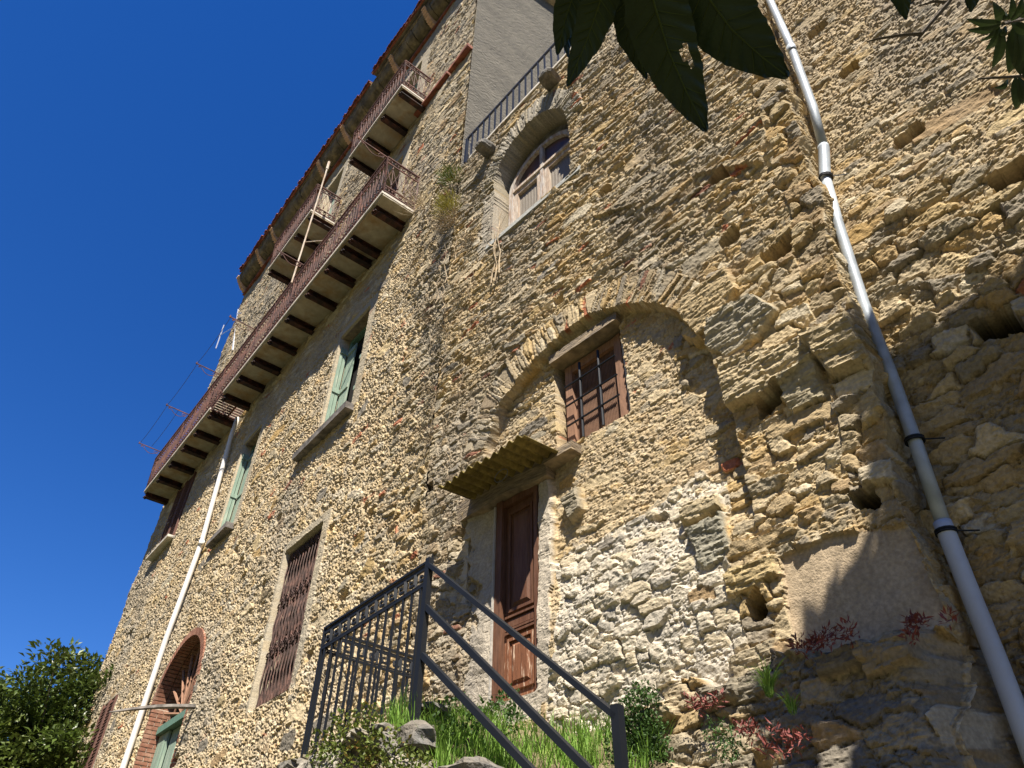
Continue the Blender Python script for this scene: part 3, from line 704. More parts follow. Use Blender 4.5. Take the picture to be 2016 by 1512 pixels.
beams = [2.02, 2.98, 3.34, 4.05, 4.97, 6.0, 6.95, 7.9, 8.8, 9.75, 10.75, 11.8, 12.75, 13.8, 14.85, 16.05]
lb = balcony(1.66, 16.15, 14.25, .76, beams, grate=(9.8, 10.72))
ba = balcony(1.90, 4.52, 19.1, .76, [2.0, 2.85, 3.68, 4.45])
bb = balcony(6.72, 9.56, 19.1, .76, [6.82, 7.7, 8.6, 9.48])
def arm(parent, s, z, e0, e1):
    mb = MB(); mb.bar(F(s, z, e0), F(s, z + .02, e1), .022, .022)
    n_ = 14; pts = []
    for k in range(n_):          # long S scroll under the arm
        t = k / (n_ - 1)
        pts.append(F(s, z - .02 - .17 * math.sin(math.pi * min(1, t * 1.15)) ** .8 * (1 if t < .87 else 1), e0 + .05 + (e1 - e0 - .15) * t))
    mb.tube(pts, .009, 4)
    for ce, cz, r0 in ((e0 + .12, z - .09, .075), (e1 - .12, z - .05, .03)):
        mb.tube([F(s, cz + r0 * math.sin(a) * (1 - a / 11), ce + r0 * math.cos(a) * (1 - a / 11)) for a in np.linspace(0, 9, 14)], .007, 4, False)
    mb.box(F, s - .02, s + .02, z, z + .07, e1 - .03, e1 - .01)
    mb.build('clothesline_arm', M['rust'], parent)
for s in (1.66, 5.5, 8.35, 10.7, 13.1, 15.6): arm(lb, s, 15.55, .84, 1.55)
mb = MB()
for e in (1.5, 1.15):
    S_ = [8.35, 10.7, 13.1, 15.6] if e > 1.3 else [13.1, 15.6]
    pts = []
    for a, b in zip(S_[:-1], S_[1:]):
        for k in range(8):
            t = k / 8; pts.append(F(a + (b - a) * t, 15.62 - .5 * t * (1 - t), e))
    pts.append(F(S_[-1], 15.62, e)); mb.tube(pts, .006, 4)
mb.build('clothesline', M['wire'], lb)

# ------------------------------------------------------------ eave: trim, stone cornice, tiles, corbels
mb = MB(); mb.box(F, .0, 16.0, 23.98, 24.07, -.05, .10, 0); mb.build('string_course', M['tile'], bld)
mb = MB(); s = .0; r2 = random.Random(5)
while s < 15.95:
    L = r2.uniform(.5, 1.1) if s > 3 else r2.uniform(.35, .6)
    s1 = min(s + L, 16.0); j = r2.uniform(-.015, .015); prof = []
    for k in range(7):
        t = k / 6; prof.append((.10 + (.36 + j) * math.sin(t * math.pi / 2) ** 1.2, 24.32 + .40 * (1 - math.cos(t * math.pi / 2))))
    for (e0, z0), (e1, z1) in zip(prof[:-1], prof[1:]):
        b_ = r2.uniform(-.01, .01)
        mb.hexa([F(s + .012, z0, -.02), F(s1 - .012, z0, -.02), F(s1 - .012, z0, e0 + b_), F(s + .012, z0, e0 + b_),
                 F(s + .012, z1, -.02), F(s1 - .012, z1, -.02), F(s1 - .012, z1, e1 + b_), F(s + .012, z1, e1 + b_)])
    s = s1
mb.box(F, 0, 16.0, 24.07, 24.32, -.05, .06); mb.box(F, 0, 16.05, 24.72, 24.80, -.05, .50)
mb.build('cornice', M['cornice'], bld)
for (a, b, e, z) in ((-.35, 5.05, .64, 24.92), (5.30, 15.7, .56, 24.84)):
    rf = MB(); rf.hexa([F(a, z, e), F(b, z, e), F(b, z + 1.3, -4.5), F(a, z + 1.3, -4.5), F(a, z + .05, e), F(b, z + .05, e), F(b, z + 1.36, -4.5), F(a, z + 1.36, -4.5)])
    ro = rf.build('roof', M['cornice'], bld)
    mb = MB(); s = a
    while s < b - .1:
        s1 = s + .17; jt = r2.uniform(-.03, .03); dz = r2.uniform(-.012, .012)
        for row in range(5):
            e0 = e + .06 + jt - row * .42; e1 = e0 - .46; zz0 = z + .06 + dz + (e - e0 + .06) * .265 + .0
            for (sa, sb, up) in ((s, s + .085, 1), (s + .085, s1, 0)):
                pts0 = []; pts1 = []
                for k in range(5):
                    t = math.pi * k / 4; x = (sa + sb) / 2 - .05 * math.cos(t); y = .045 * math.sin(t) * (1 if up else -.8) + (.0 if up else .035)
                    pts0.append(F(x, zz0 + y, e0)); pts1.append(F(x, zz0 + y + .12, e1))
                for k in range(4): mb.hexa([pts0[k], pts0[k + 1], pts1[k + 1], pts1[k]] + [p + np.array([0, 0, .014]) for p in (pts0[k], pts0[k + 1], pts1[k + 1], pts1[k])])
        s = s1
    mb.box(F, a, b, z - .02, z + .045, e - .05, e + .012)
    mb.build('roof_tiles', M['tile'], ro)
MB().box(F, 14.5, 15.2, 24.95, 25.25, .1, .5, .02).build('roof_tiles', M['tile'], bld)
for s in (2.2, 4.1, 7.2, 8.95, 12.75, 14.1, 15.9):
    mb = MB(); n_ = 8
    for k in range(n_):
        t = k / n_; z0 = 24.08 + .66 * t
        mb.box(F, s - .09, s + .09, z0 + .01, z0 + .072, -.02, .17 + .42 * (t ** .8) + rnd.uniform(-.01, .01), .006)
    mb.build('corbel', M['corbel'], bld)

# ------------------------------------------------------------ pipes
def clamp(P, axis, r, parent, m):
    a = np.cross(axis, (0, .3, 1)); a /= np.linalg.norm(a); b = np.cross(axis, a); b /= np.linalg.norm(b)
    mb = MB(); mb.tube([P + (a * math.cos(t) + b * math.sin(t)) * (r + .006) for t in np.linspace(0, 2 * math.pi, 15)], .009, 5, False)
    return mb
mb = MB(); wp = child_empty('downpipe', F(10.75, 3, .09), bld); wp['label'] = 'white plastic downpipe'
pts = [F.px(468, 822, .12) + (.12,)] + [F.px(x, y, .09) + (.09,) for x, y in ((455, 860), (398, 1065), (328, 1255), (242, 1512))]
pts = [F(*p) for p in pts]; pts.append(F(F.px(242, 1512, .09)[0], 3.0, .09))
mb.tube(pts, .058, 12).tube([pts[2], pts[2] - (0, 0, .12)], .066, 12); mb.build('pipe', M['pvc'], wp, smooth=True)
clamp(F(*F.px(392, 1063, .09), .09), np.array([0, 0, 1.]), .062, wp, 0).build('clamp', M['iron'], wp)
pp = [(1492, -60), (1515, 0), (1556, 90), (1600, 210), (1622, 292), (1624, 345), (1650, 440), (1700, 598), (1760, 752), (1800, 865), (1862, 1045)]
gp = child_empty('downpipe', N.pp(1862, 1300, -.18), bld); gp['label'] = 'grey steel and plastic downpipe'
P3 = [N.pp(x, y, -.20) for x, y in pp]
mb = MB(); mb.tube(P3[:5], [.046] * 5, 14).tube([P3[4] + (0, 0, .03), P3[4], P3[5], P3[5] - (0, 0, .05)], [.053] * 4, 14).tube(P3[5:], [.046] * 6, 14)
mb.tube([P3[2] + (P3[3] - P3[2]) * t for t in (.02, .12)], .050, 14)
mb.build('pipe', M['zinc'], gp, smooth=True)
P4 = [P3[-1]] + [N.pp(x, y, -.20) for x, y in ((1915, 1180), (1965, 1305), (2016, 1440), (2060, 1560))]
mb = MB(); mb.tube([P4[0] + (0, 0, .06)] + P4, .056, 14); mb.build('lower_pipe', M['pvcgrey'], gp, smooth=True)
for q, k in ((P3[5] - (0, 0, .03), 5), (P3[9], 9), (P3[10], 10)):
    mb = MB()
    ax = P3[k] - P3[k - 1]; ax /= np.linalg.norm(ax)
    for d_ in (0, .016): c_ = clamp(q + ax * d_, ax, .054, gp, 0); b_ = len(mb.v); mb.v += c_.v; mb.f += [tuple(b_ + i for i in f) for f in c_.f]
    mb.tube([q + N.n[0] * 0, q + np.array([N.u[0] * -.16, N.u[1] * -.16, -.02]) - np.array([N.n[0], N.n[1], 0]) * .1], .006, 5)
    mb.build('clamp', M['iron'], gp)
mb = MB(); mb.tube([F(5.98, 15.3, .87), F(5.98, 17.6, .87), F(6.0, 20.3, .87)], .022, 8).tube([F(6.0, 20.3, .87), F(6.05, 20.75, .86)], .038, 8)
mb.tube([F(5.98, 16.9, .87), F(5.4, 16.7, .5), F(5.2, 16.65, .1)], .012, 6)
mb.build('pole', M['palewood'], bld)

# ------------------------------------------------------------ openings of the near wall
# arched window
aw_ = child_empty('arched_window', N(cx, 10.72, 0), bld)
E0 = -.36
mb = MB(); m2 = MB(); hw, sp, rs = .74, 12.12, .66
def arc_pt(t, k=1.0): return (cx + hw * k * math.cos(t), sp + rs * k * math.sin(t))
na = 18
for k in range(na):
    t0, t1 = math.pi * k / na, math.pi * (k + 1) / na
    q = []
    for e in (E0, E0 + .10):
        for (t, kk) in ((t0, .90), (t0, 1.03), (t1, 1.03), (t1, .90)):
            a = arc_pt(t, kk); q.append(N(a[0], a[1], e))
    mb.hexa(q)
mb.box(N, cx - hw * 1.03, cx - hw * .90, 10.72, sp, E0, E0 + .10).box(N, cx + hw * .90, cx + hw * 1.03, 10.72, sp, E0, E0 + .10)
mb.box(N, cx - .035, cx + .035, 10.72, sp + rs * .9, E0, E0 + .095)
mb.build('frame', mat('weathered white frame', (.46, .42, .38), var=.25, scale=14, second=(.34, .24, .17), sscale=6, stretch=(3, 3, .6)), aw_)
m2.box(N, cx - hw * .9, cx + hw * .9, sp - .03, sp + .03, E0 + .01, E0 + .105)
for a in (cx - hw * .90, cx - .04 - .09, cx + .04, cx + hw * .90 - .09): m2.box(N, a, a + .085, 10.72, sp - .03, E0 + .01, E0 + .075)
for a, b in ((cx - hw * .9, cx - .04), (cx + .04, cx + hw * .9)): m2.box(N, a + .09, b - .09, sp - .12, sp - .03, E0 + .01, E0 + .07)
m2.build('sash', M['palewood'], aw_)
mb = MB(); ring_ = [arc_pt(math.pi * k / 18, .95) for k in range(19)]
mb.face([N(s, z, E0 + .03) for s, z in ring_])
for k in range(18):
    pass
mb.build('upper_pane', mat('dark red curtain behind glass', (.10, .045, .03), var=.3, scale=8, second=(.03, .03, .03), sscale=4, rough=.3), aw_)
mb = MB(); n_ = 40
for k in range(n_):
    s = cx - hw * .9 + 2 * hw * .9 * k / n_; d1 = .003 * (k % 2)
    mb.face([N(s, 10.6, E0 + .01 + d1), N(s + 2 * hw * .9 / n_, 10.6, E0 + .022 - d1), N(s + 2 * hw * .9 / n_, sp, E0 + .022 - d1), N(s, sp, E0 + .01 + d1)])
mb.build('curtain', M['curtain'], aw_)
mb = MB(); o_ = [arc_pt(math.pi * k / 18, 1.0) for k in range(19)]
for k in range(18):       # masonry filling between the frame's arch and the bigger arch of the wall
    a, b = o_[k], o_[k + 1]; A = (cx + cw * 1.05 * math.cos(math.pi * k / 18), 12.15 + 1.0 * math.sin(math.pi * k / 18)); B = (cx + cw * 1.05 * math.cos(math.pi * (k + 1) / 18), 12.15 + 1.0 * math.sin(math.pi * (k + 1) / 18))
    mb.hexa([N(*a, E0 - .1), N(*A, E0 - .1), N(*B, E0 - .1), N(*b, E0 - .1), N(*a, E0 + .02), N(*A, E0 + .02), N(*B, E0 + .02), N(*b, E0 + .02)])
mb.build('arch_filling', M['greywood'], aw_)
MB().box(N, cx - 1.0, cx + .95, 10.60, 10.72, -.3, .025, .02).build('sill', mat('grey cement sill', (.33, .33, .30), var=.2, bump=.8, bscale=20), aw_)
# barred window
bw = child_empty('barred_window', N(-.98, 6.3, 0), bld); e = -.30
s0, s1, z0, z1 = -1.44, -.60, 6.24, 7.38
MB().box(N, s1 - .105, s1, z0 - .02, z1 + .05, e, e + .085, .004).box(N, s0, s0 + .10, z0 - .0, z1 + .05, e, e + .085, .004).box(N, s0 + .1, s1 - .105, z1 - .06, z1 + .05, e, e + .075).box(N, s0 + .1, s1 - .105, z0 - .03, z0 + .05, e, e + .06).build('frame', M['frame'], bw)
mb = MB(); k = s0 + .08
while k < s1 - .08:
    mb.box(N, k, k + .011, z0, z1, e + .022, e + .030); k += .020
mb.box(N, s0 + .08, s1 - .08, z0, z1, e + .0, e + .022)
mb.build('mesh_screen', M['mesh'], bw)
mb = MB(); eb = -.17
for s in (-.86, -1.14): mb.tube([N(s, z0 + .03, eb), N(s - .01, z1 - .05, eb)], .016, 6)
for z in (6.52, 6.80, 7.08)[:3:1]: mb.tube([N(s1 - .04, z, eb + .012), N(s0 + .05, z + .01, eb + .012)], .012, 6)
mb.build('bars', M['iron'], bw)
MB().box(N, s0 - .1, s1 + .10, z1 + .08, z1 + .23, -.40, -.06, .015).build('lintel', M['oldwood'], bw)
mb = MB(); mb.box(N, -1.50, s0 - .01, z0, z1 - .1, -.34, -.20, .015)
mb.build('plaster_reveal', M['plaster'], bw)
# door
dd_ = child_empty('door', N(0, 3.8, 0), bld); e = -.085
MB().box(N, .215, .305, 3.80, 5.9, e - .03, e + .075).box(N, -.285, -.235, 3.8, 5.9, e - .03, e + .05).box(N, -.235, .215, 5.82, 5.9, e - .03, e + .05).build('frame', M['door'], dd_)
MB().box(N, .307, .322, 3.80, 5.85, e + .0, .012).build('plaster_edge', M['plaster'], dd_)
lf = MB().box(N, -.235, .213, 3.80, 5.82, e - .05, e + .0)
def dpanel(mb, a, b, c, d, e):
    mb.box(N, a, b, c, c + .03, e, e + .022).box(N, a, b, d - .03, d, e, e + .022).box(N, a, a + .03, c + .03, d - .03, e, e + .022).box(N, b - .03, b, c + .03, d - .03, e, e + .022)
    q = [N(s, z, e) for s, z in ((a + .05, c + .05), (b - .05, c + .05), (b - .05, d - .05), (a + .05, d - .05))] + [N(s, z, e + .02) for s, z in ((a + .085, c + .085), (b - .085, c + .085), (b - .085, d - .085), (a + .085, d - .085))]
    mb.hexa(q)
dpanel(lf, -.19, .165, 4.62, 5.74, e)
for z in (4.40, 4.435, 4.56): lf.box(N, -.21, .19, z, z + .022, e, e + .03)
lf.box(N, -.19, .165, 4.47, 4.54, e, e + .016)
leaf = lf.build('door_leaf', M['door'], dd_)
lf = MB(); dpanel(lf, -.19, .165, 3.87, 4.36, e + .001); lf.box(N, -.234, .212, 3.802, 4.39, e, e + .004); lf.build('lower_panel', M['doorpale'], leaf)
mb = MB(); n_ = 10
for k in range(n_):                 # rough split lintel beam, thicker in the middle
    a = .98 - 1.45 * k / n_; b = .98 - 1.45 * (k + 1) / n_
    f0 = .02 * math.sin(k * 1.3); f1 = .02 * math.sin((k + 1) * 1.3); g0 = .07 * math.sin(math.pi * k / n_) - .10; g1 = .07 * math.sin(math.pi * (k + 1) / n_) - .10
    mb.hexa([N(a, 5.90 + f0, -.25), N(b, 5.90 + f1, -.25), N(b, 5.90 + f1, .10 + g1), N(a, 5.90 + f0, .10 + g0),
             N(a, 6.16 + f0, -.25), N(b, 6.16 + f1, -.25), N(b, 6.15 - f1, .12 + g1), N(a, 6.15 - f0, .12 + g0)])
mb.box(N, -.47, -.86, 6.03, 6.13, -.2, .035, .012)
mb.build('lintel', M['oldwood'], dd_)
mb = MB(); n_ = 96; s0, s1 = .68, -.68
for k in range(n_):
    a, b = s0 + (s1 - s0) * k / n_, s0 + (s1 - s0) * (k + 1) / n_
    ya, yb = .028 * math.sin(a * 2 * math.pi / .125), .028 * math.sin(b * 2 * math.pi / .125)
    o0 = .53 + .012 * math.sin(a * 9); o1 = .53 + .012 * math.sin(b * 9)
    mb.hexa([N(a, 6.09 + ya, -.03), N(b, 6.09 + yb, -.03), N(b, 6.03 + yb, o1), N(a, 6.03 + ya, o0), N(a, 6.097 + ya, -.03), N(b, 6.097 + yb, -.03), N(b, 6.037 + yb, o1), N(a, 6.037 + ya, o0)])
mb.build('corrugated_canopy', M['canopy'], dd_)
mb = MB(); c0 = N(-.1, 5.93, .30)
for rx, rz in ((.10, .07), (.10, .0), (.0, .07)):
    if rx and rz: mb.tube([c0 + np.array([N.u[0] * rx * math.cos(t), N.u[1] * rx * math.cos(t), rz * math.sin(t)]) for t in np.linspace(0, 2 * math.pi, 17)], .004, 4, False)
mb.build('wire_ring', M['wire'], dd_)
# terrace railing
tr = child_empty('terrace_railing', N(0, 13.96, 0), bld)
US = np.array([N.u[0], N.u[1], 0]); mb = MB(); mb.bar(N(1.46, topz(1.46) + .92, 0), N(-5, topz(-5) + .92, 0), .035, .05)
mb.bar(N(1.46, 13.94, 0), N(1.46, 14.8, 0), .05, .05, US).tube([N(1.3, 14.0, 0), N(1.36, 14.5, 0)], .016, 5); mb.build('handrail', M['iron'], tr)
mb0 = MB().bar(N(1.3, 13.96, 0), N(1.3, 14.80, 0), .026, .026, US); b0 = mb0.build('baluster', M['iron'], tr, org=N(1.3, 13.96, 0))
for k in range(1, 34):
    c = b0.copy(); C.objects.link(c); c.parent = tr; off = -N.u * .165 * k; c.location = b0.location + Vector((off[0], off[1], .125 * .165 * k))
# stones sticking out under the railing
for (x, y) in ((1078, 150), (950, 288)):
    s, z = N.px(x, y, .2); mb = MB(); rr = random.Random(int(x)); b = len(mb.v)
    bm_pts = []
    for i in range(7):
        for j in range(10):
            th = math.pi * i / 6; ph = 2 * math.pi * j / 10; k_ = 1 + rr.uniform(-.2, .2)
            sx_, sy_, sz_ = [abs(v) ** .55 * (1 if v > 0 else -1) for v in (math.sin(th) * math.cos(ph), math.sin(th) * math.sin(ph), math.cos(th))]
            mb.v.append(N(s + .15 * sx_ * k_, z + .095 * sy_ * k_, .10 + .22 * sz_))
    for i in range(6):
        for j in range(10): mb.f.append((b + i * 10 + j, b + i * 10 + (j + 1) % 10, b + (i + 1) * 10 + (j + 1) % 10, b + (i + 1) * 10 + j))
    mb.build('projecting_stone', M['stone'], bld)
# antenna and plank
an = child_empty('antenna', F(16.3, 20.6, .1), bld)
A0, A1 = F.pp(458, 690, 0), F.pp(470, 606, 0)
mb = MB(); mb.tube([A0, A1], .035, 6); B0 = F.pp(462, 643, .1); B1 = F.pp(430, 662, .1); mb.tube([B0, B1], .02, 5)
mb.tube([F.pp(425, 686, .1), F.pp(441, 640, .1)], .022, 5); mb.tube([F.pp(466, 618, .1), F.pp(476, 616, .1)], .02, 5)
mb.build('aerial', M['alu'], an)
p0 = F(7.05, 5.74, -.1); d0 = offp = None
def atz(x, y, z): d = ray(x, y); t = (z - CAM[2]) / d[2]; return CAM + t * d
mb = MB(); p1 = atz(215, 1403, 5.35); mids = [p0 + (p1 - p0) * t + np.array([0, 0, .05 * math.sin(t * 3)]) for t in np.linspace(0, 1, 7)]
mb.tube(mids, [.05, .045, .04, .04, .035, .025, .012], 5)
mb.build('plank', M['greywood'], bld)
# ------------------------------------------------------------ ground and the rubble bank carrying the landing
gs = MB(); n_ = 60; R_ = 700.0
xs = np.concatenate([-np.geomspace(R_, 6, 40), np.linspace(-5, 5, 11), np.geomspace(6, R_, 40)])
gx, gy = np.meshgrid(xs, xs); gz = (fbm(gx * .05, gy * .05, 501, 3) - .5) * .6 * sstep(3, 12, np.hypot(gx, gy)) - .05 - 12 * sstep(60, 400, np.hypot(gx, gy))
hd = -(gx * .80 + gy * .60); gz = gz + np.clip(hd - 9, 0, 75) * .80 * sstep(0, 30, hd)          # unseen slope added behind the camera to block low sky light
grid_object('ground', gx, gy, gz, np.ones(gx.shape + (3,)) * .2, M['ground'], None, np.zeros(3))['kind'] = 'structure'
ss = np.arange(-6.5, 4.5, .02); tt = np.concatenate([np.linspace(0, .30, 60), np.linspace(.30, .62, 90)[1:], np.linspace(.62, 1, 60)[1:]])
S, T = np.meshgrid(ss, tt)
zw = 3.32 - .10 * sstep(-.3, -1.3, S) - 2.2 * sstep(-1.3, -5.5, S) - .25 * sstep(1.4, 2.6, S)
zt = np.where(S > -.15, 3.22, 3.22 + .87 * (S + .15)); zt = np.maximum(zt, .6); zt = zt - 1.0 * sstep(1.45, 2.0, S)
ed = 1.34 + (fbm(S * 1.2, S * 0, 503, 3) - .5) * .16
kn = [0, .12, .30, .62, 1.0]
E_ = np.zeros(S.shape); Zb = np.zeros(S.shape)
pe = [np.full(S.shape, -.1), ed * .45, ed, ed + .35, ed + 1.1]; pz = [zw + .05, zw * .55 + zt * .45 + .05, zt, zt * .38, zt * 0 - .15]
for a in range(4):
    m = (T >= kn[a]) & (T <= kn[a + 1]); u_ = (T - kn[a]) / (kn[a + 1] - kn[a])
    E_ = np.where(m, pe[a] * (1 - u_) + pe[a + 1] * u_, E_); Zb = np.where(m, pz[a] * (1 - u_) + pz[a + 1] * u_, Zb)
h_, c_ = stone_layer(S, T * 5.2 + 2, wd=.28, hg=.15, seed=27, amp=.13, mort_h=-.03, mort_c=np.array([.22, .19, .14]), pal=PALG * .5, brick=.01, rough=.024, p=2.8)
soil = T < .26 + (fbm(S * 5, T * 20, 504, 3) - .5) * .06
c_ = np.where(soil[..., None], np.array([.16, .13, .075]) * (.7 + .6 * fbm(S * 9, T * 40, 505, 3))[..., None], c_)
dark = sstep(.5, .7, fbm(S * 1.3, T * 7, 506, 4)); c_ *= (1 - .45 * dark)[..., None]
out = sstep(.2, .34, T); E_ += h_ * 1.5 * out; Zb += h_ * (1 - out) * 1.0
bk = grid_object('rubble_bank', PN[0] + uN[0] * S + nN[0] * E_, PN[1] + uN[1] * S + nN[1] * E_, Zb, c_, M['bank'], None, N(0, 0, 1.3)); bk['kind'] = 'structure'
def bank_z(s, e):
    a = 3.32 - .10 * float(sstep(-.3, -1.3, np.array(s))) - 2.2 * float(sstep(-1.3, -5.5, np.array(s)))
    b = 3.22 if s > -.15 else max(.6, 3.22 + .87 * (s + .15)); t = min(1, max(0, e / 1.34))
    return a + .05 + (b - a - .05) * t
# loose boulders on the landing edge
def boulder(s, z, e, r, label, seed, m='stone'):
    rr = random.Random(seed); mb = MB(); n1, n2 = 9, 12; off = [[rr.uniform(-.16, .16) for _ in range(n2)] for _ in range(n1 + 1)]
    for i in range(n1 + 1):
        for j in range(n2):
            th = math.pi * i / n1; ph = 2 * math.pi * j / n2; k_ = 1 + (off[i][j] if 0 < i < n1 else 0)
            x, y, w_ = math.sin(th) * math.cos(ph), math.sin(th) * math.sin(ph), math.cos(th)
            x, y, w_ = [abs(v) ** .7 * (1 if v > 0 else -1) * k_ for v in (x, y, w_)]
            mb.v.append(N(s + r[0] * x, z + r[1] * w_, e + r[2] * y))
    for i in range(n1):
        for j in range(n2): mb.f.append((i * n2 + j, i * n2 + (j + 1) % n2, (i + 1) * n2 + (j + 1) % n2, (i + 1) * n2 + j))
    o = mb.build('boulder', M[m], None, org=N(s, z - r[1], e)); tag(o, label, 'stone')
def npx(x, y, e): s, z = N.px(x, y, e); return s, z
s_, z_ = npx(930, 1508, 1.35); boulder(s_, z_ - .07, 1.35, (.22, .09, .2), 'dark rounded boulder at the foot of the grass below the stair rails', 1)
s_, z_ = npx(850, 1395, 1.0); boulder(s_, z_ - .02, 1.0, (.12, .05, .12), 'flat brown stone beside the foot of the corner post', 2)
s_, z_ = npx(820, 1455, 1.3); boulder(s_, z_, 1.3, (.16, .10, .12), 'pale pitted stone directly under the corner post', 4)

# ------------------------------------------------------------ wrought iron railing of the landing and stair
rl = empty('iron_railing', N(-.21, 3.2, 1.2), 'dark grey iron landing railing with Greek key bands and three sloping stair rails', 'railing')
US = np.array([N.u[0], N.u[1], 0]); NS = np.array([N.n[0], N.n[1], 0])
def meander(mb, P, L, z0, z1, n):
    h = z1 - z0; u = L / n
    for k in range(n):
        x = k * u; pts = [(0, 0), (0, 1), (.85, 1), (.85, .28), (.40, .28), (.40, .62), (.60, .62)]
        pts = [(x + a * u, z0 + b * h) for a, b in pts]
        for (a, b), (c, d) in zip(pts[:-1], pts[1:]): mb.bar(P(a, b), P(c, d), .019, .019)
        mb.bar(P(x, z0), P(x + u, z0), .012, .012)
def panel_rail(s_a, z_a, e_a, s_b, z_b, e_b, zlo_a, zlo_b, nbar, nk, side):
    L = math.hypot(s_b - s_a, e_b - e_a)
    P = lambda t, dz: N(s_a + (s_b - s_a) * t / L, z_a + (z_b - z_a) * t / L + dz, e_a + (e_b - e_a) * t / L)
    mb = MB(); mb.bar(P(0, 0), P(L, 0), .02, .042, np.array([0, 0, 1])); mb.bar(P(0, -.20), P(L, -.20), .022, .022); mb.bar(P(0, -.035), P(L, -.035), .016, .016)
    mb.build('top_rail', M['iron'], rl)
    mb = MB(); meander(mb, P, L, -.175, -.05, nk); mb.build('greek_key_band', M['iron'], rl)
    for k in range(nbar):
        t = L * (k + .5) / nbar; zl = zlo_a + (zlo_b - zlo_a) * t / L; p = P(t, 0)
        MB().bar(P(t, -.20), np.array([p[0], p[1], zl]), .018, .018, side).build('baluster', M['iron'], rl, org=np.array([p[0], p[1], zl]))
panel_rail(1.37, 4.45, 1.2, -.19, 4.57, 1.2, 3.28, 3.3, 13, 11, US)
panel_rail(1.33, 4.42, 1.17, 1.28, 4.42, .06, 3.25, 3.3, 9, 8, NS)
MB().bar(N(1.37, 3.2, 1.2), N(1.37, 4.45, 1.2), .026, .026, US).build('post', M['iron'], rl)
MB().bar(N(-.21, 3.15, 1.2), N(-.21, 4.60, 1.2), .052, .052, US).build('post', M['iron'], rl)
MB().bar(N(-2.12, 1.0, 1.2), N(-2.12, 2.97, 1.2), .055, .055, US).build('post', M['iron'], rl)
def srail(x0, y0, x1, y1, w1, w2):
    a = N.px(x0, y0, 1.2); b = N.px(x1, y1, 1.2); k = (b[1] - a[1]) / (b[0] - a[0])
    MB().bar(N(a[0], a[1], 1.2), N(-2.12, a[1] + k * (-2.12 - a[0]), 1.2), w1, w2, NS).build('stair_rail', M['iron'], rl)
srail(846, 1112, 1203, 1402, .055, .035); srail(840, 1195, 1155, 1512, .045, .045); srail(832, 1290, 1042, 1512, .045, .045)

# ------------------------------------------------------------ vegetation
def leaf_quad(V, Fc, c, d, nrm, L, W):
    d = d / (np.linalg.norm(d) + 1e-9); a = np.cross(d, nrm); a /= (np.linalg.norm(a) + 1e-9); up = np.cross(a, d)
    b = len(V); mid = c + d * L * .5
    V += [c, mid + a * W * .5 + up * W * .16, c + d * L - up * L * .10, mid - a * W * .5 + up * W * .16, mid]
    Fc += [(b, b + 1, b + 4), (b + 1, b + 2, b + 4), (b + 2, b + 3, b + 4), (b + 3, b, b + 4)]
def rv(g): 
    v = np.array([g.gauss(0, 1), g.gauss(0, 1), g.gauss(0, 1)]); return v / np.linalg.norm(v)
def leaves(centres, per, spread, L, W, seed, up=.3, shell=None):
    g = random.Random(seed); mb = MB()
    for c in centres:
        c = np.asarray(c, float)
        for _ in range(per):
            o = rv(g) * spread * g.random() ** .4
            d = rv(g) + o / spread * .8 + np.array([0, 0, up])
            leaf_quad(mb.v, mb.f, c + o, d, rv(g) + np.array([0, 0, .8]), L * g.uniform(.6, 1.3), W * g.uniform(.7, 1.2))
    return mb
def plant(name, label, cat, mb, mat_, org, parts=(), group=None):
    root = empty(name, org, label, cat, group); mb.build('foliage', mat_, root)
    for nm, b, m in parts: b.build(nm, m, root)
    return root
def stems_mb(base, tips, r, n=4, bend=.3, seed=0):
    g = random.Random(seed); mb = MB()
    for t in tips:
        base_ = np.asarray(base, float); t = np.asarray(t, float); L = np.linalg.norm(t - base_); m = [base_ + (t - base_) * k / 5 + rv(g) * L * bend * .1 * math.sin(math.pi * k / 5) for k in range(6)]
        mb.tube(m, [r * (1 - .12 * k) for k in range(6)], n)
    return mb
g = random.Random(11)
def blades(pts, L, W, seed, lean=.5, droop=.5):
    g = random.Random(seed); mb = MB()
    for p in pts:
        p = np.asarray(p, float); a = g.uniform(0, 6.28); d = np.array([math.cos(a), math.sin(a), 0]) * g.uniform(.1, lean); l = L * g.uniform(.5, 1.2); side = np.array([-d[1], d[0], 0]); side /= np.linalg.norm(side)
        q = []
        for k in range(5):
            t = k / 4; c = p + np.array([0, 0, l * (t - droop * .35 * t * t * t)]) + d * l * (t ** 1.7) * 1.1
            w_ = W * (1 - t) ** .6 * .5; q.append((c - side * w_, c + side * w_))
        b = len(mb.v)
        for x in q: mb.v += list(x)
        for k in range(4): mb.f.append((b + 2 * k, b + 2 * k + 1, b + 2 * k + 3, b + 2 * k + 2))
    return mb
pts = []
while len(pts) < 3400:
    s = g.uniform(-1.75, .15); e = g.uniform(.18, 1.30)
    if vn(np.array(s * 3.5), np.array(e * 3.5), 71) < .33 and g.random() < .85: continue
    pts.append(N(s, bank_z(s, e) - .03, e))
o = blades(pts, .34, .011, 4).build('grass', M['grass'], None, org=N(-.7, 3, .7)); o['kind'] = 'stuff'
pts = [N(g.uniform(.1, 1.5), 3.2 + g.uniform(-.05, .05), g.uniform(.9, 1.35)) for _ in range(500)]
o = blades(pts, .12, .007, 5).build('grass', M['dryyellow'], None, org=N(.7, 3.2, 1.2)); o['kind'] = 'stuff'
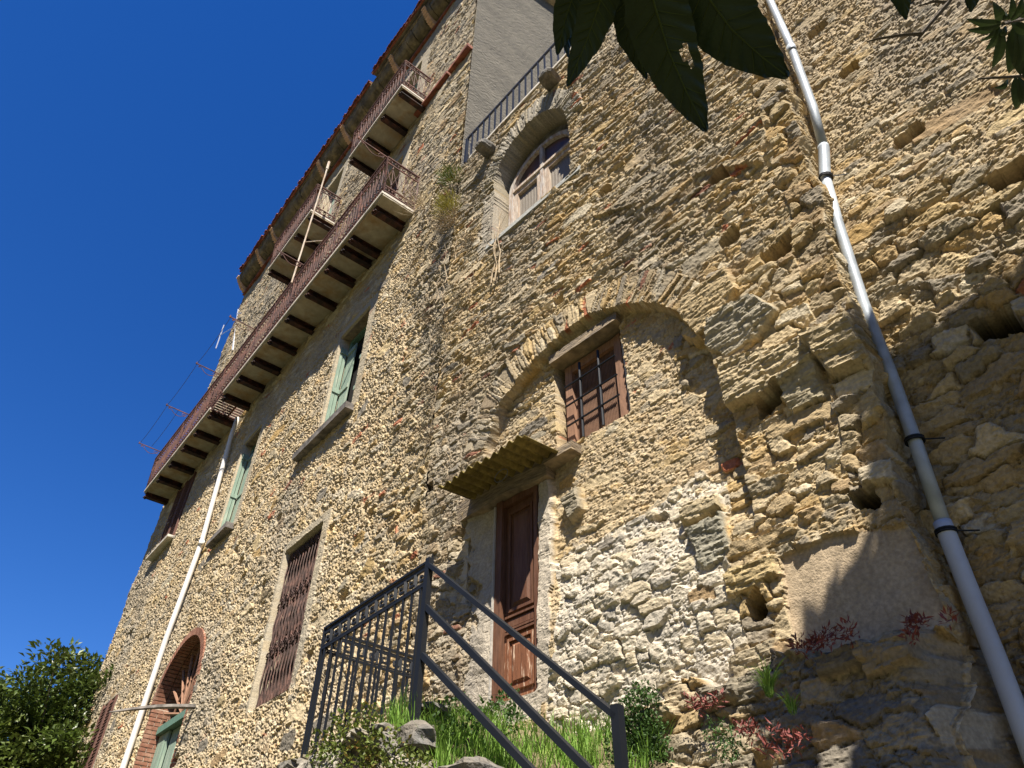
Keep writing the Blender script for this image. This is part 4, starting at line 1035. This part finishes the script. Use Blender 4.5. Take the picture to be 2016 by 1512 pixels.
# creeping plant over the landing edge
def on(x, y, e): s, z = N.px(x, y, e); return N(s, z, e)
cs = [on(x, y, e) for x, y, e in ((690, 1455, 1.42), (720, 1480, 1.45), (760, 1470, 1.45), (660, 1490, 1.4), (740, 1440, 1.38), (790, 1490, 1.45), (700, 1505, 1.5), (645, 1512, 1.45), (770, 1510, 1.5), (720, 1420, 1.33), (680, 1430, 1.33), (640, 1470, 1.38), (815, 1512, 1.5))]
tw = stems_mb(cs[0] + (0, 0, -.2), [c + rv(g) * .1 for c in cs], .005, seed=3)
plant('creeper', 'green and reddish small leaved creeper spilling over the landing edge below the railing bars', 'plant', leaves(cs, 110, .13, .040, .028, 6), M['ivy'], cs[0] + (0, 0, -.3), [('stems', tw, M['bark'])])
cs = [on(x, y, e) for x, y, e in ((880, 1400, .9), (900, 1385, .7), (950, 1400, .5), (980, 1395, .4), (1000, 1375, .3), (930, 1420, .9), (870, 1430, 1.1), (1010, 1420, .6))]
plant('bramble', 'thin leafy bramble at the left foot of the wooden door', 'plant', leaves(cs, 55, .10, .045, .03, 7), M['bush'], cs[1] + (0, 0, -.2), [('stems', stems_mb(cs[3] + (0, 0, -.15), cs + [on(905, 1290, .1), on(925, 1310, .1), on(890, 1340, .1)], .004, seed=4, bend=1.2), M['bark'])])
cs = [on(x, y, .35) for x, y in ((1245, 1400), (1260, 1430), (1285, 1440), (1240, 1450), (1270, 1470), (1225, 1475), (1290, 1490), (1250, 1500), (1265, 1375))]
plant('shrub', 'dark green small leaved shrub growing on the wall foot right of the stair end post', 'shrub', leaves(cs, 330, .12, .030, .018, 8), M['bush'], cs[0] + (0, 0, -.4), [('stems', stems_mb(cs[0] + (0, 0, -.3), cs, .006, seed=5), M['bark'])])
cs = [on(x, y, .45) for x, y in ((1410, 1440), (1440, 1460), (1425, 1480))]
plant('fern', 'small fern hanging in shade between the dark foot stones', 'plant', leaves(cs, 120, .09, .03, .012, 9, up=-.3), M['bush'], cs[0])
def tuft(x, y, e, n, L, W, m, name, label, seed, droop=.9, lean=.9):
    c = on(x, y, e); gg = random.Random(seed); pts = [c + rv(gg) * .025 for _ in range(n)]
    mb = blades(pts, L, W, seed, lean, droop); o = mb.build(name, M[m], None, org=c); tag(o, label, 'plant'); return o
tuft(1515, 1365, .42, 90, .20, .008, 'grass', 'grass_tuft', 'bright green grass tuft growing from the ledge left of the shade edge', 21)
tuft(1560, 1400, .42, 50, .13, .007, 'grass', 'grass_tuft', 'smaller pale grass tuft just right of and below the bright green one', 22)
for k, (x, y, e, lab) in enumerate(((1600, 1270, .34, 'red leaved succulent on the ledge under the smooth plaster patch'), (1645, 1255, .34, 'red succulent on the ledge at the edge of the tree shade'), (1490, 1440, .45, 'dark red succulent rooted in the foot stones below the grass tuft'),
                                   (1545, 1470, .48, 'wilted reddish succulent low on the foot of the wall'), (1385, 1385, .34, 'small red succulent between stones right of the dark shrub'), (1830, 1235, .4, 'dusky red succulent in deep shade near the pale downpipe'))):
    c0 = on(x, y, e); gg = random.Random(k); cs = [c0 + US * gg.uniform(-.12, .12) + np.array([0, 0, gg.uniform(-.03, .05)]) for _ in range(6)]
    mb = leaves(cs, 22, .04, .050, .013, 30 + k, up=.6); o = mb.build('succulent', M['sedum'], None, org=c0); tag(o, lab, 'plant', 'red succulents on the wall foot')
# tufts hanging on the wall under the terrace corner
def clump(x, y, fr, e, rad, n, m, label, seed, L=.16, W=.012):
    s, z = fr.px(x, y, e); c = fr(s, z, e); gg = random.Random(seed); mb = MB()
    for _ in range(n):
        o = rv(gg); o = o * rad * gg.random() ** .6; d = o / rad + np.array([fr.n[0], fr.n[1], 0]) * .7 + np.array([0, 0, .5]) + rv(gg) * .5
        leaf_quad(mb.v, mb.f, c + o, d, rv(gg), L * gg.uniform(.6, 1.4), W)
    st = stems_mb(c - np.array([fr.n[0], fr.n[1], 0]) * .1, [c + rv(gg) * rad for _ in range(12)], .006, seed=seed)
    return plant('wall_plant', label, 'plant', mb, M[m], c, [('stems', st, M['dry'])])
clump(890, 352, F, .12, .22, 420, 'ivy', 'green spiky plant rooted in the wall below the terrace corner', 51)
clump(884, 408, F, .14, .26, 600, 'dryyellow', 'yellow green bushy plant on the wall below the spiky green one', 52, .14, .010)
clump(880, 440, F, .10, .22, 350, 'dry', 'dead brown tuft hanging under the yellow green plant', 53, .14, .008)
clump(828, 405, F, .30, .26, 160, 'dry', 'pale dead grass at the right end of the long balcony', 54, .34, .007)
def vine(label, starts, seed, L=(.5, 1.4), r=.006, m='dry', fr=N):
    gg = random.Random(seed); mb = MB()
    for (x, y) in starts:
        s, z = fr.px(x, y, .04); l = gg.uniform(*L); pts = []; ds = gg.uniform(-.15, .15)
        for k in range(7):
            t = k / 6; pts.append(fr(s + ds * t + gg.uniform(-.02, .02), z + l * t, .05 + .03 * math.sin(k * 2 + seed)))
        mb.tube(pts, [r * (1.2 - .8 * k / 6) for k in range(7)], 4)
        for _ in range(5):
            k = gg.randrange(1, 6); q = pts[k] + US * gg.uniform(-.16, .16) + np.array([0, 0, gg.uniform(.06, .22)]); mb.tube([pts[k], (pts[k] + q) / 2 + rv(gg) * .01, q], r * .5, 3)
    s, z = fr.px(*starts[0], .04)
    tag(mb.build('dead_vine', M[m], None, org=fr(s, z, .04)), label, 'plant')
vine('bare pale vine stems climbing the wall below the arched window', [(978, 555), (985, 540), (970, 560)], 1, (1.2, 1.9), .010)
vine('thin dead stems on the wall under the dead brown tuft', [(878, 560), (895, 520), (860, 600), (873, 610), (905, 500)], 2, (.5, 1.2))
vine('dry creeper stems on the wall between the green shutters and the arched window', [(850, 700), (870, 740), (880, 690), (840, 640), (905, 640), (830, 560), (920, 600)], 3, (.3, .8), .005)
vine('grey brown creeper roots on the wall left of the blind arch', [(870, 860), (850, 820), (900, 780), (835, 900), (880, 930)], 4, (.3, .6), .004)
for k, (x, y, lab) in enumerate(((840, 620, 'grey scrub tuft on the wall left of the thin dead stems'), (872, 650, 'grey scrub tuft halfway down the wall bend'), (905, 585, 'small grey tuft under the arched window, left of the bare vine'), (850, 770, 'grey scrub tuft on the wall level with the barred window top'), (845, 860, 'lowest grey scrub tuft, above the corrugated canopy end'), (925, 480, 'dry tuft between the yellow green plant and the window jamb'))):
    o = clump(x, y, N, .05, .16, 260, 'scrub', lab, 60 + k, .07, .006); o['group'] = 'dry scrub tufts on the wall'

# tree at the lower left, behind the house corner
def tree(name, label, base, crown_c, rad, ncl, per, L, W, m, seed, cr=.55, trunk_r=.22, spray=True):
    gg = random.Random(seed); root = empty(name, base, label, 'tree'); base = np.asarray(base, float); crown_c = np.asarray(crown_c, float); rad = np.asarray(rad, float)
    cs = []
    for _ in range(ncl):
        d = rv(gg); r_ = gg.random() ** .30 * gg.uniform(.8, 1.02); cs.append(crown_c + d * rad * r_)
    mb = MB()
    for c in cs:
        q = gg.uniform(.5, 1.25) * cr
        for _ in range(per):
            o = rv(gg) * q * gg.random() ** .45 * np.array([1, 1, .7]); d = o / q + rv(gg) * .7 + np.array([0, 0, .25])
            leaf_quad(mb.v, mb.f, c + o, d, rv(gg) * .6 + np.array([0, 0, 1]), L * gg.uniform(.6, 1.3), W * gg.uniform(.7, 1.2))
    mb.build('crown', M[m], root)
    tb = MB(); top = crown_c + np.array([0, 0, rad[2] * .5]); pts = [base + (top - base) * k / 7 + rv(gg) * .12 * (k > 0) for k in range(8)]
    tb.tube(pts, [trunk_r * (1 - .115 * k) for k in range(8)], 9); tb.build('trunk', M['bark'], root)
    lb_ = MB()
    for c in cs[::2]:
        a = pts[gg.randrange(3, 7)]; lb_.tube([a, (a + c) / 2 + rv(gg) * .2 + (0, 0, .1), c], [trunk_r * .25, trunk_r * .16, .012], 5)
    lb_.build('limbs', M['bark'], root)
    return root
def far(x, y, dist): r_ = ray(x, y); return CAM + r_ * dist / math.hypot(r_[0], r_[1])
tc = far(95, 1500, 25.0)
tree('evergreen_tree', 'dense dark green broadleaf tree behind the far left corner of the house', (tc[0], tc[1], -.3), tc + (0, 0, -1.8), (4.0, 4.0, 4.7), 520, 210, .20, .10, 'treeleaf', 5, cr=.75)

# loquat branch with big leaves hanging over the camera
lt = empty('loquat_tree', (1.6, -1.3, 0), 'loquat tree whose large serrated dark leaves hang in from the top edge of the view', 'tree')
def big_leaf(parent, pts, width, d0, d1, m, fold=.25, hole=None, rib=True, ser=.03, seed=0, shape=.72):
    """pts: midrib in photo pixels from stalk to tip; width in pixels; real distances d0..d1 from the lens"""
    gg = random.Random(seed); n1 = 44; n2 = 6; P = []
    pts = np.array(pts, float); L = np.concatenate([[0], np.cumsum(np.hypot(*np.diff(pts, axis=0).T))]); Lt = L[-1]
    view = ray(*pts[len(pts) // 2]); rows = []; midp = []
    for i in range(n1 + 1):
        t = i / n1; x = np.interp(t * Lt, L, pts[:, 0]); y = np.interp(t * Lt, L, pts[:, 1]); c = CAM + ray(x, y) * (d0 + (d1 - d0) * t + .02 * math.sin(t * 3)); midp.append(c)
    px2m = (d0 + d1) / 2 / 1460.0
    for i in range(n1 + 1):
        t = i / n1; dirn = midp[min(i + 1, n1)] - midp[max(i - 1, 0)]; dirn /= np.linalg.norm(dirn); a = np.cross(dirn, view); a /= np.linalg.norm(a); nn = np.cross(a, dirn)
        w_ = width * px2m * .5 * (math.sin(math.pi * min(1, t ** shape)) ** .8 + .02) * (1 + ser * (((i * .9) % 1.8) - .9) + .025 * math.sin(i * .8 + seed)); row = []
        for j in range(-n2, n2 + 1):
            u = j / n2; wave = .010 * math.sin(t * 62 - abs(u) * 9) * abs(u) * width / 150 * px2m * 700
            row.append(midp[i] + a * u * w_ + nn * (abs(u) * w_ * fold + wave))
        rows.append(row)
    mb = MB(); W_ = 2 * n2 + 1
    for r_ in rows: mb.v += r_
    for i in range(n1):
        for j in range(2 * n2):
            if hole and (abs(i / n1 - hole[0]) < hole[2] * (1 + .5 * math.sin(j * 2.3))) and abs((j - n2) / n2 - hole[1]) < .24: continue
            mb.f.append((i * W_ + j, i * W_ + j + 1, (i + 1) * W_ + j + 1, (i + 1) * W_ + j))
    o = mb.build('leaf', M[m], parent, smooth=True)
    if rib:
        rb = MB(); rb.tube([p - view * .002 for p in midp[:-1]], [width * px2m * .014 * (1.2 - i / n1) + .0004 for i in range(n1)], 6)
        for i in range(3, n1 - 3, 3):
            for sg in (0, -1):
                q = rows[min(n1, i + 4)][sg]; c_ = midp[i]; rb.tube([c_, c_ * .5 + q * .5 - (0, 0, .001), c_ * .12 + q * .88], [.0008, .0006, .0003], 3)
        rb.build('midrib', M['leafrib'], o)
    return o
big_leaf(lt, [(1325, -130), (1392, -8), (1440, 58), (1500, 112), (1552, 152)], 124, 1.00, .92, 'leafbig', .22, seed=1)
big_leaf(lt, [(1268, -110), (1286, 0), (1316, 100), (1351, 180), (1391, 259)], 112, .98, .90, 'leafbig', .20, hole=(.60, .42, .045), seed=2)
big_leaf(lt, [(1235, -110), (1232, -20), (1242, 70), (1273, 156)], 62, 1.02, 1.0, 'leafbig', .3, seed=3)
big_leaf(lt, [(1210, -90), (1186, -10), (1155, 80), (1117, 170)], 66, 1.0, .96, 'leafbig', .25, seed=4)
big_leaf(lt, [(1170, -120), (1140, -40), (1112, 40), (1097, 108)], 62, 1.05, 1.03, 'leafbig', .3, seed=5)
big_leaf(lt, [(1165, -80), (1128, 0), (1112, 60), (1119, 114)], 34, 1.07, 1.05, 'leafblue', .3, rib=False, seed=6)
big_leaf(lt, [(1290, -60), (1240, -5), (1180, 12), (1108, 30)], 50, 1.10, 1.08, 'leafbig', .3, rib=False, seed=7)
big_leaf(lt, [(1180, -60), (1165, 0), (1135, 60), (1120, 92)], 45, 1.12, 1.08, 'leafbig', .3, rib=False, seed=9)
big_leaf(lt, [(1755, -110), (1768, -40), (1784, 39)], 40, 1.3, 1.3, 'leafbig', .3, seed=8, rib=False)
big_leaf(lt, [(1925, -90), (1918, -30), (1911, 24)], 34, 1.3, 1.3, 'leafbig', .3, seed=10, rib=False)
hub = CAM + ray(1262, -125) * 1.0
gg = random.Random(9); mb = MB()
def inframe(p, m=40):
    d = np.asarray(p) - CAM; zf = d @ _f
    if zf <= .05: return False
    X, Y = d @ _r / zf * FPX, d @ _u / zf * FPX
    return -m < 1008 + X < 2016 + m and -m < 756 - Y < 1512 + m
def rosette(mb, c, n, L, W, gg, droop=.3):
    for _ in range(n):
        d = rv(gg); d[2] = abs(d[2]) * .5 - droop
        if inframe(c + d * L) or inframe(c): continue
        leaf_quad(mb.v, mb.f, c, d, np.array([0, 0, 1.]) + rv(gg) * .3, L * gg.uniform(.7, 1.1), W)
for k in range(75):
    t = gg.uniform(.25, 1.9); c = hub + SUND * t + rv(gg) * np.array([.55, .35, .3]) * gg.random() ** .5 + np.array([0, 0, .05])
    rosette(mb, c, 9, .26, .085, gg)
mb.build('crown', M['leafbig'], lt)
tb = MB(); tb.tube([(1.6, -1.3, -.05), (1.5, -1.25, 1.3), (1.1, -1.0, 2.5), (.6, -.5, 3.2), (.25, .0, 3.1), tuple(hub + np.array([.02, -.05, .18])), tuple(hub)], [.09, .075, .055, .035, .02, .010, .007], 8)
tb.tube([(1.1, -1.0, 2.5), (.9, -1.1, 3.6), (.3, -.9, 4.2)], [.05, .035, .01], 6); tb.build('trunk', M['bark'], lt)

# second tree on the right: twigs in the upper right corner, shade on the wall foot
st_ = empty('shade_tree', (5.2, -1.2, 0), 'narrow leaved tree reaching into the upper right corner and shading the wall foot', 'tree')
reg = [(-4.15, 5.7), (-3.75, 5.5), (-3.55, 4.9), (-3.35, 4.35), (-3.42, 3.75), (-2.95, 3.35), (-2.4, 2.9), (-1.9, 2.2), (-2.4, 1.2), (-7.2, 1.2), (-7.2, 6.3), (-5.2, 5.75), (-4.7, 5.8)]
gg = random.Random(31); mb = MB(); cen = []; tries = 0
while len(cen) < 900 and tries < 40000:
    tries += 1; s, z = gg.uniform(-7.2, -1.8), gg.uniform(1.2, 6.3)
    if not inpoly(np.array([s]), np.array([z]), reg)[0]: continue
    if vn(np.array(s * 1.9 + 3), np.array(z * 1.9), 88) > .82 + .35 * max(0, min(1, (4.0 - z))): continue
    t = gg.uniform(4.6, 9.5) - (z - 3) * .2
    c = N(s, z, -.2) + SUND * t
    if inframe(c, 110): continue
    cen.append(c); rosette(mb, c, 13, .23, .078, gg, .15)
mb.build('crown', M['leaf'], st_)
tb = MB(); hub2 = np.mean(cen, axis=0); tb.tube([(5.2, -1.2, -.1), (5.3, -1.0, 2.5), (5.0, -.6, 4.6), tuple(hub2)], [.16, .13, .09, .05], 8)
for c in cen[::5]: tb.tube([hub2 + (c - hub2) * .15, (hub2 + c) / 2 + rv(gg) * .15, c], [.03, .018, .006], 5)
def R2(x, y, d): return CAM + ray(x, y) * d
tb.tube([hub2, R2(2200, -60, 2.6), R2(2080, 20, 2.2), R2(1975, 47, 2.0)], [.04, .012, .007, .004], 6)
tb.tube([hub2, R2(2050, -250, 2.6), R2(1905, -60, 2.1), R2(1868, 4, 2.05), R2(1815, 66, 2.0), R2(1806, 80, 2.0)], [.03, .01, .006, .005, .004, .002], 6)
tb.tube([R2(1815, 66, 2.0), R2(1775, 69, 2.0), R2(1730, 76, 2.0), R2(1706, 82, 2.0)], [.004, .0035, .003, .0015], 5)
tb.tube([R2(1868, 4, 2.05), R2(1838, 3, 2.05), R2(1808, 12, 2.05)], [.004, .003, .0015], 5)
tb.tube([R2(2100, 150, 2.3), R2(2010, 150, 2.1), R2(1925, 155, 2.05)], [.006, .004, .002], 5)
tb.build('branches', M['bark'], st_)
mb = MB()
def twl(x0, y0, x1, y1, w_, d0=2.0, d1=2.0):
    a, b = R2(x0, y0, d0), R2(x1, y1, d1); v = ray(x0, y0); L = np.linalg.norm(b - a); dn = (b - a) / L; sd = np.cross(dn, v); sd /= np.linalg.norm(sd); k0 = len(mb.v); n = 7; W = w_ * d0 / 1460
    for i in range(n + 1):
        t = i / n; c = a + (b - a) * t + np.array([0, 0, -.015 * math.sin(t * 3)]); q = W * .5 * math.sin(math.pi * t ** .8) ** .8
        mb.v += [c - sd * q + v * q * .4, c, c + sd * q + v * q * .4]
    for i in range(n):
        for j in range(2): mb.f.append((k0 + i * 3 + j, k0 + i * 3 + j + 1, k0 + i * 3 + j + 4, k0 + i * 3 + j + 3))
for a in ((1972, 45, 1900, 36, 13), (1972, 47, 1901, 58, 13), (1970, 42, 1954, 2, 14), (1975, 40, 1975, 20, 10), (1985, 40, 1990, -12, 10), (1990, 42, 2012, -10, 12), (1968, 50, 1938, 98, 13), (1972, 55, 1952, 134, 15),
          (1962, 50, 1927, 80, 7), (1995, 50, 1985, 145, 22), (2000, 55, 2008, 148, 26), (1990, 45, 2030, 60, 16), (1998, 150, 1999, 214, 18), (2005, 150, 2012, 205, 14), (1985, 155, 1955, 172, 9), (2010, 100, 2040, 190, 20), (2000, 30, 2040, 5, 16), (1980, 50, 1960, 70, 9)):
    twl(*a)
mb.build('twig_leaves', M['leaf'], st_)
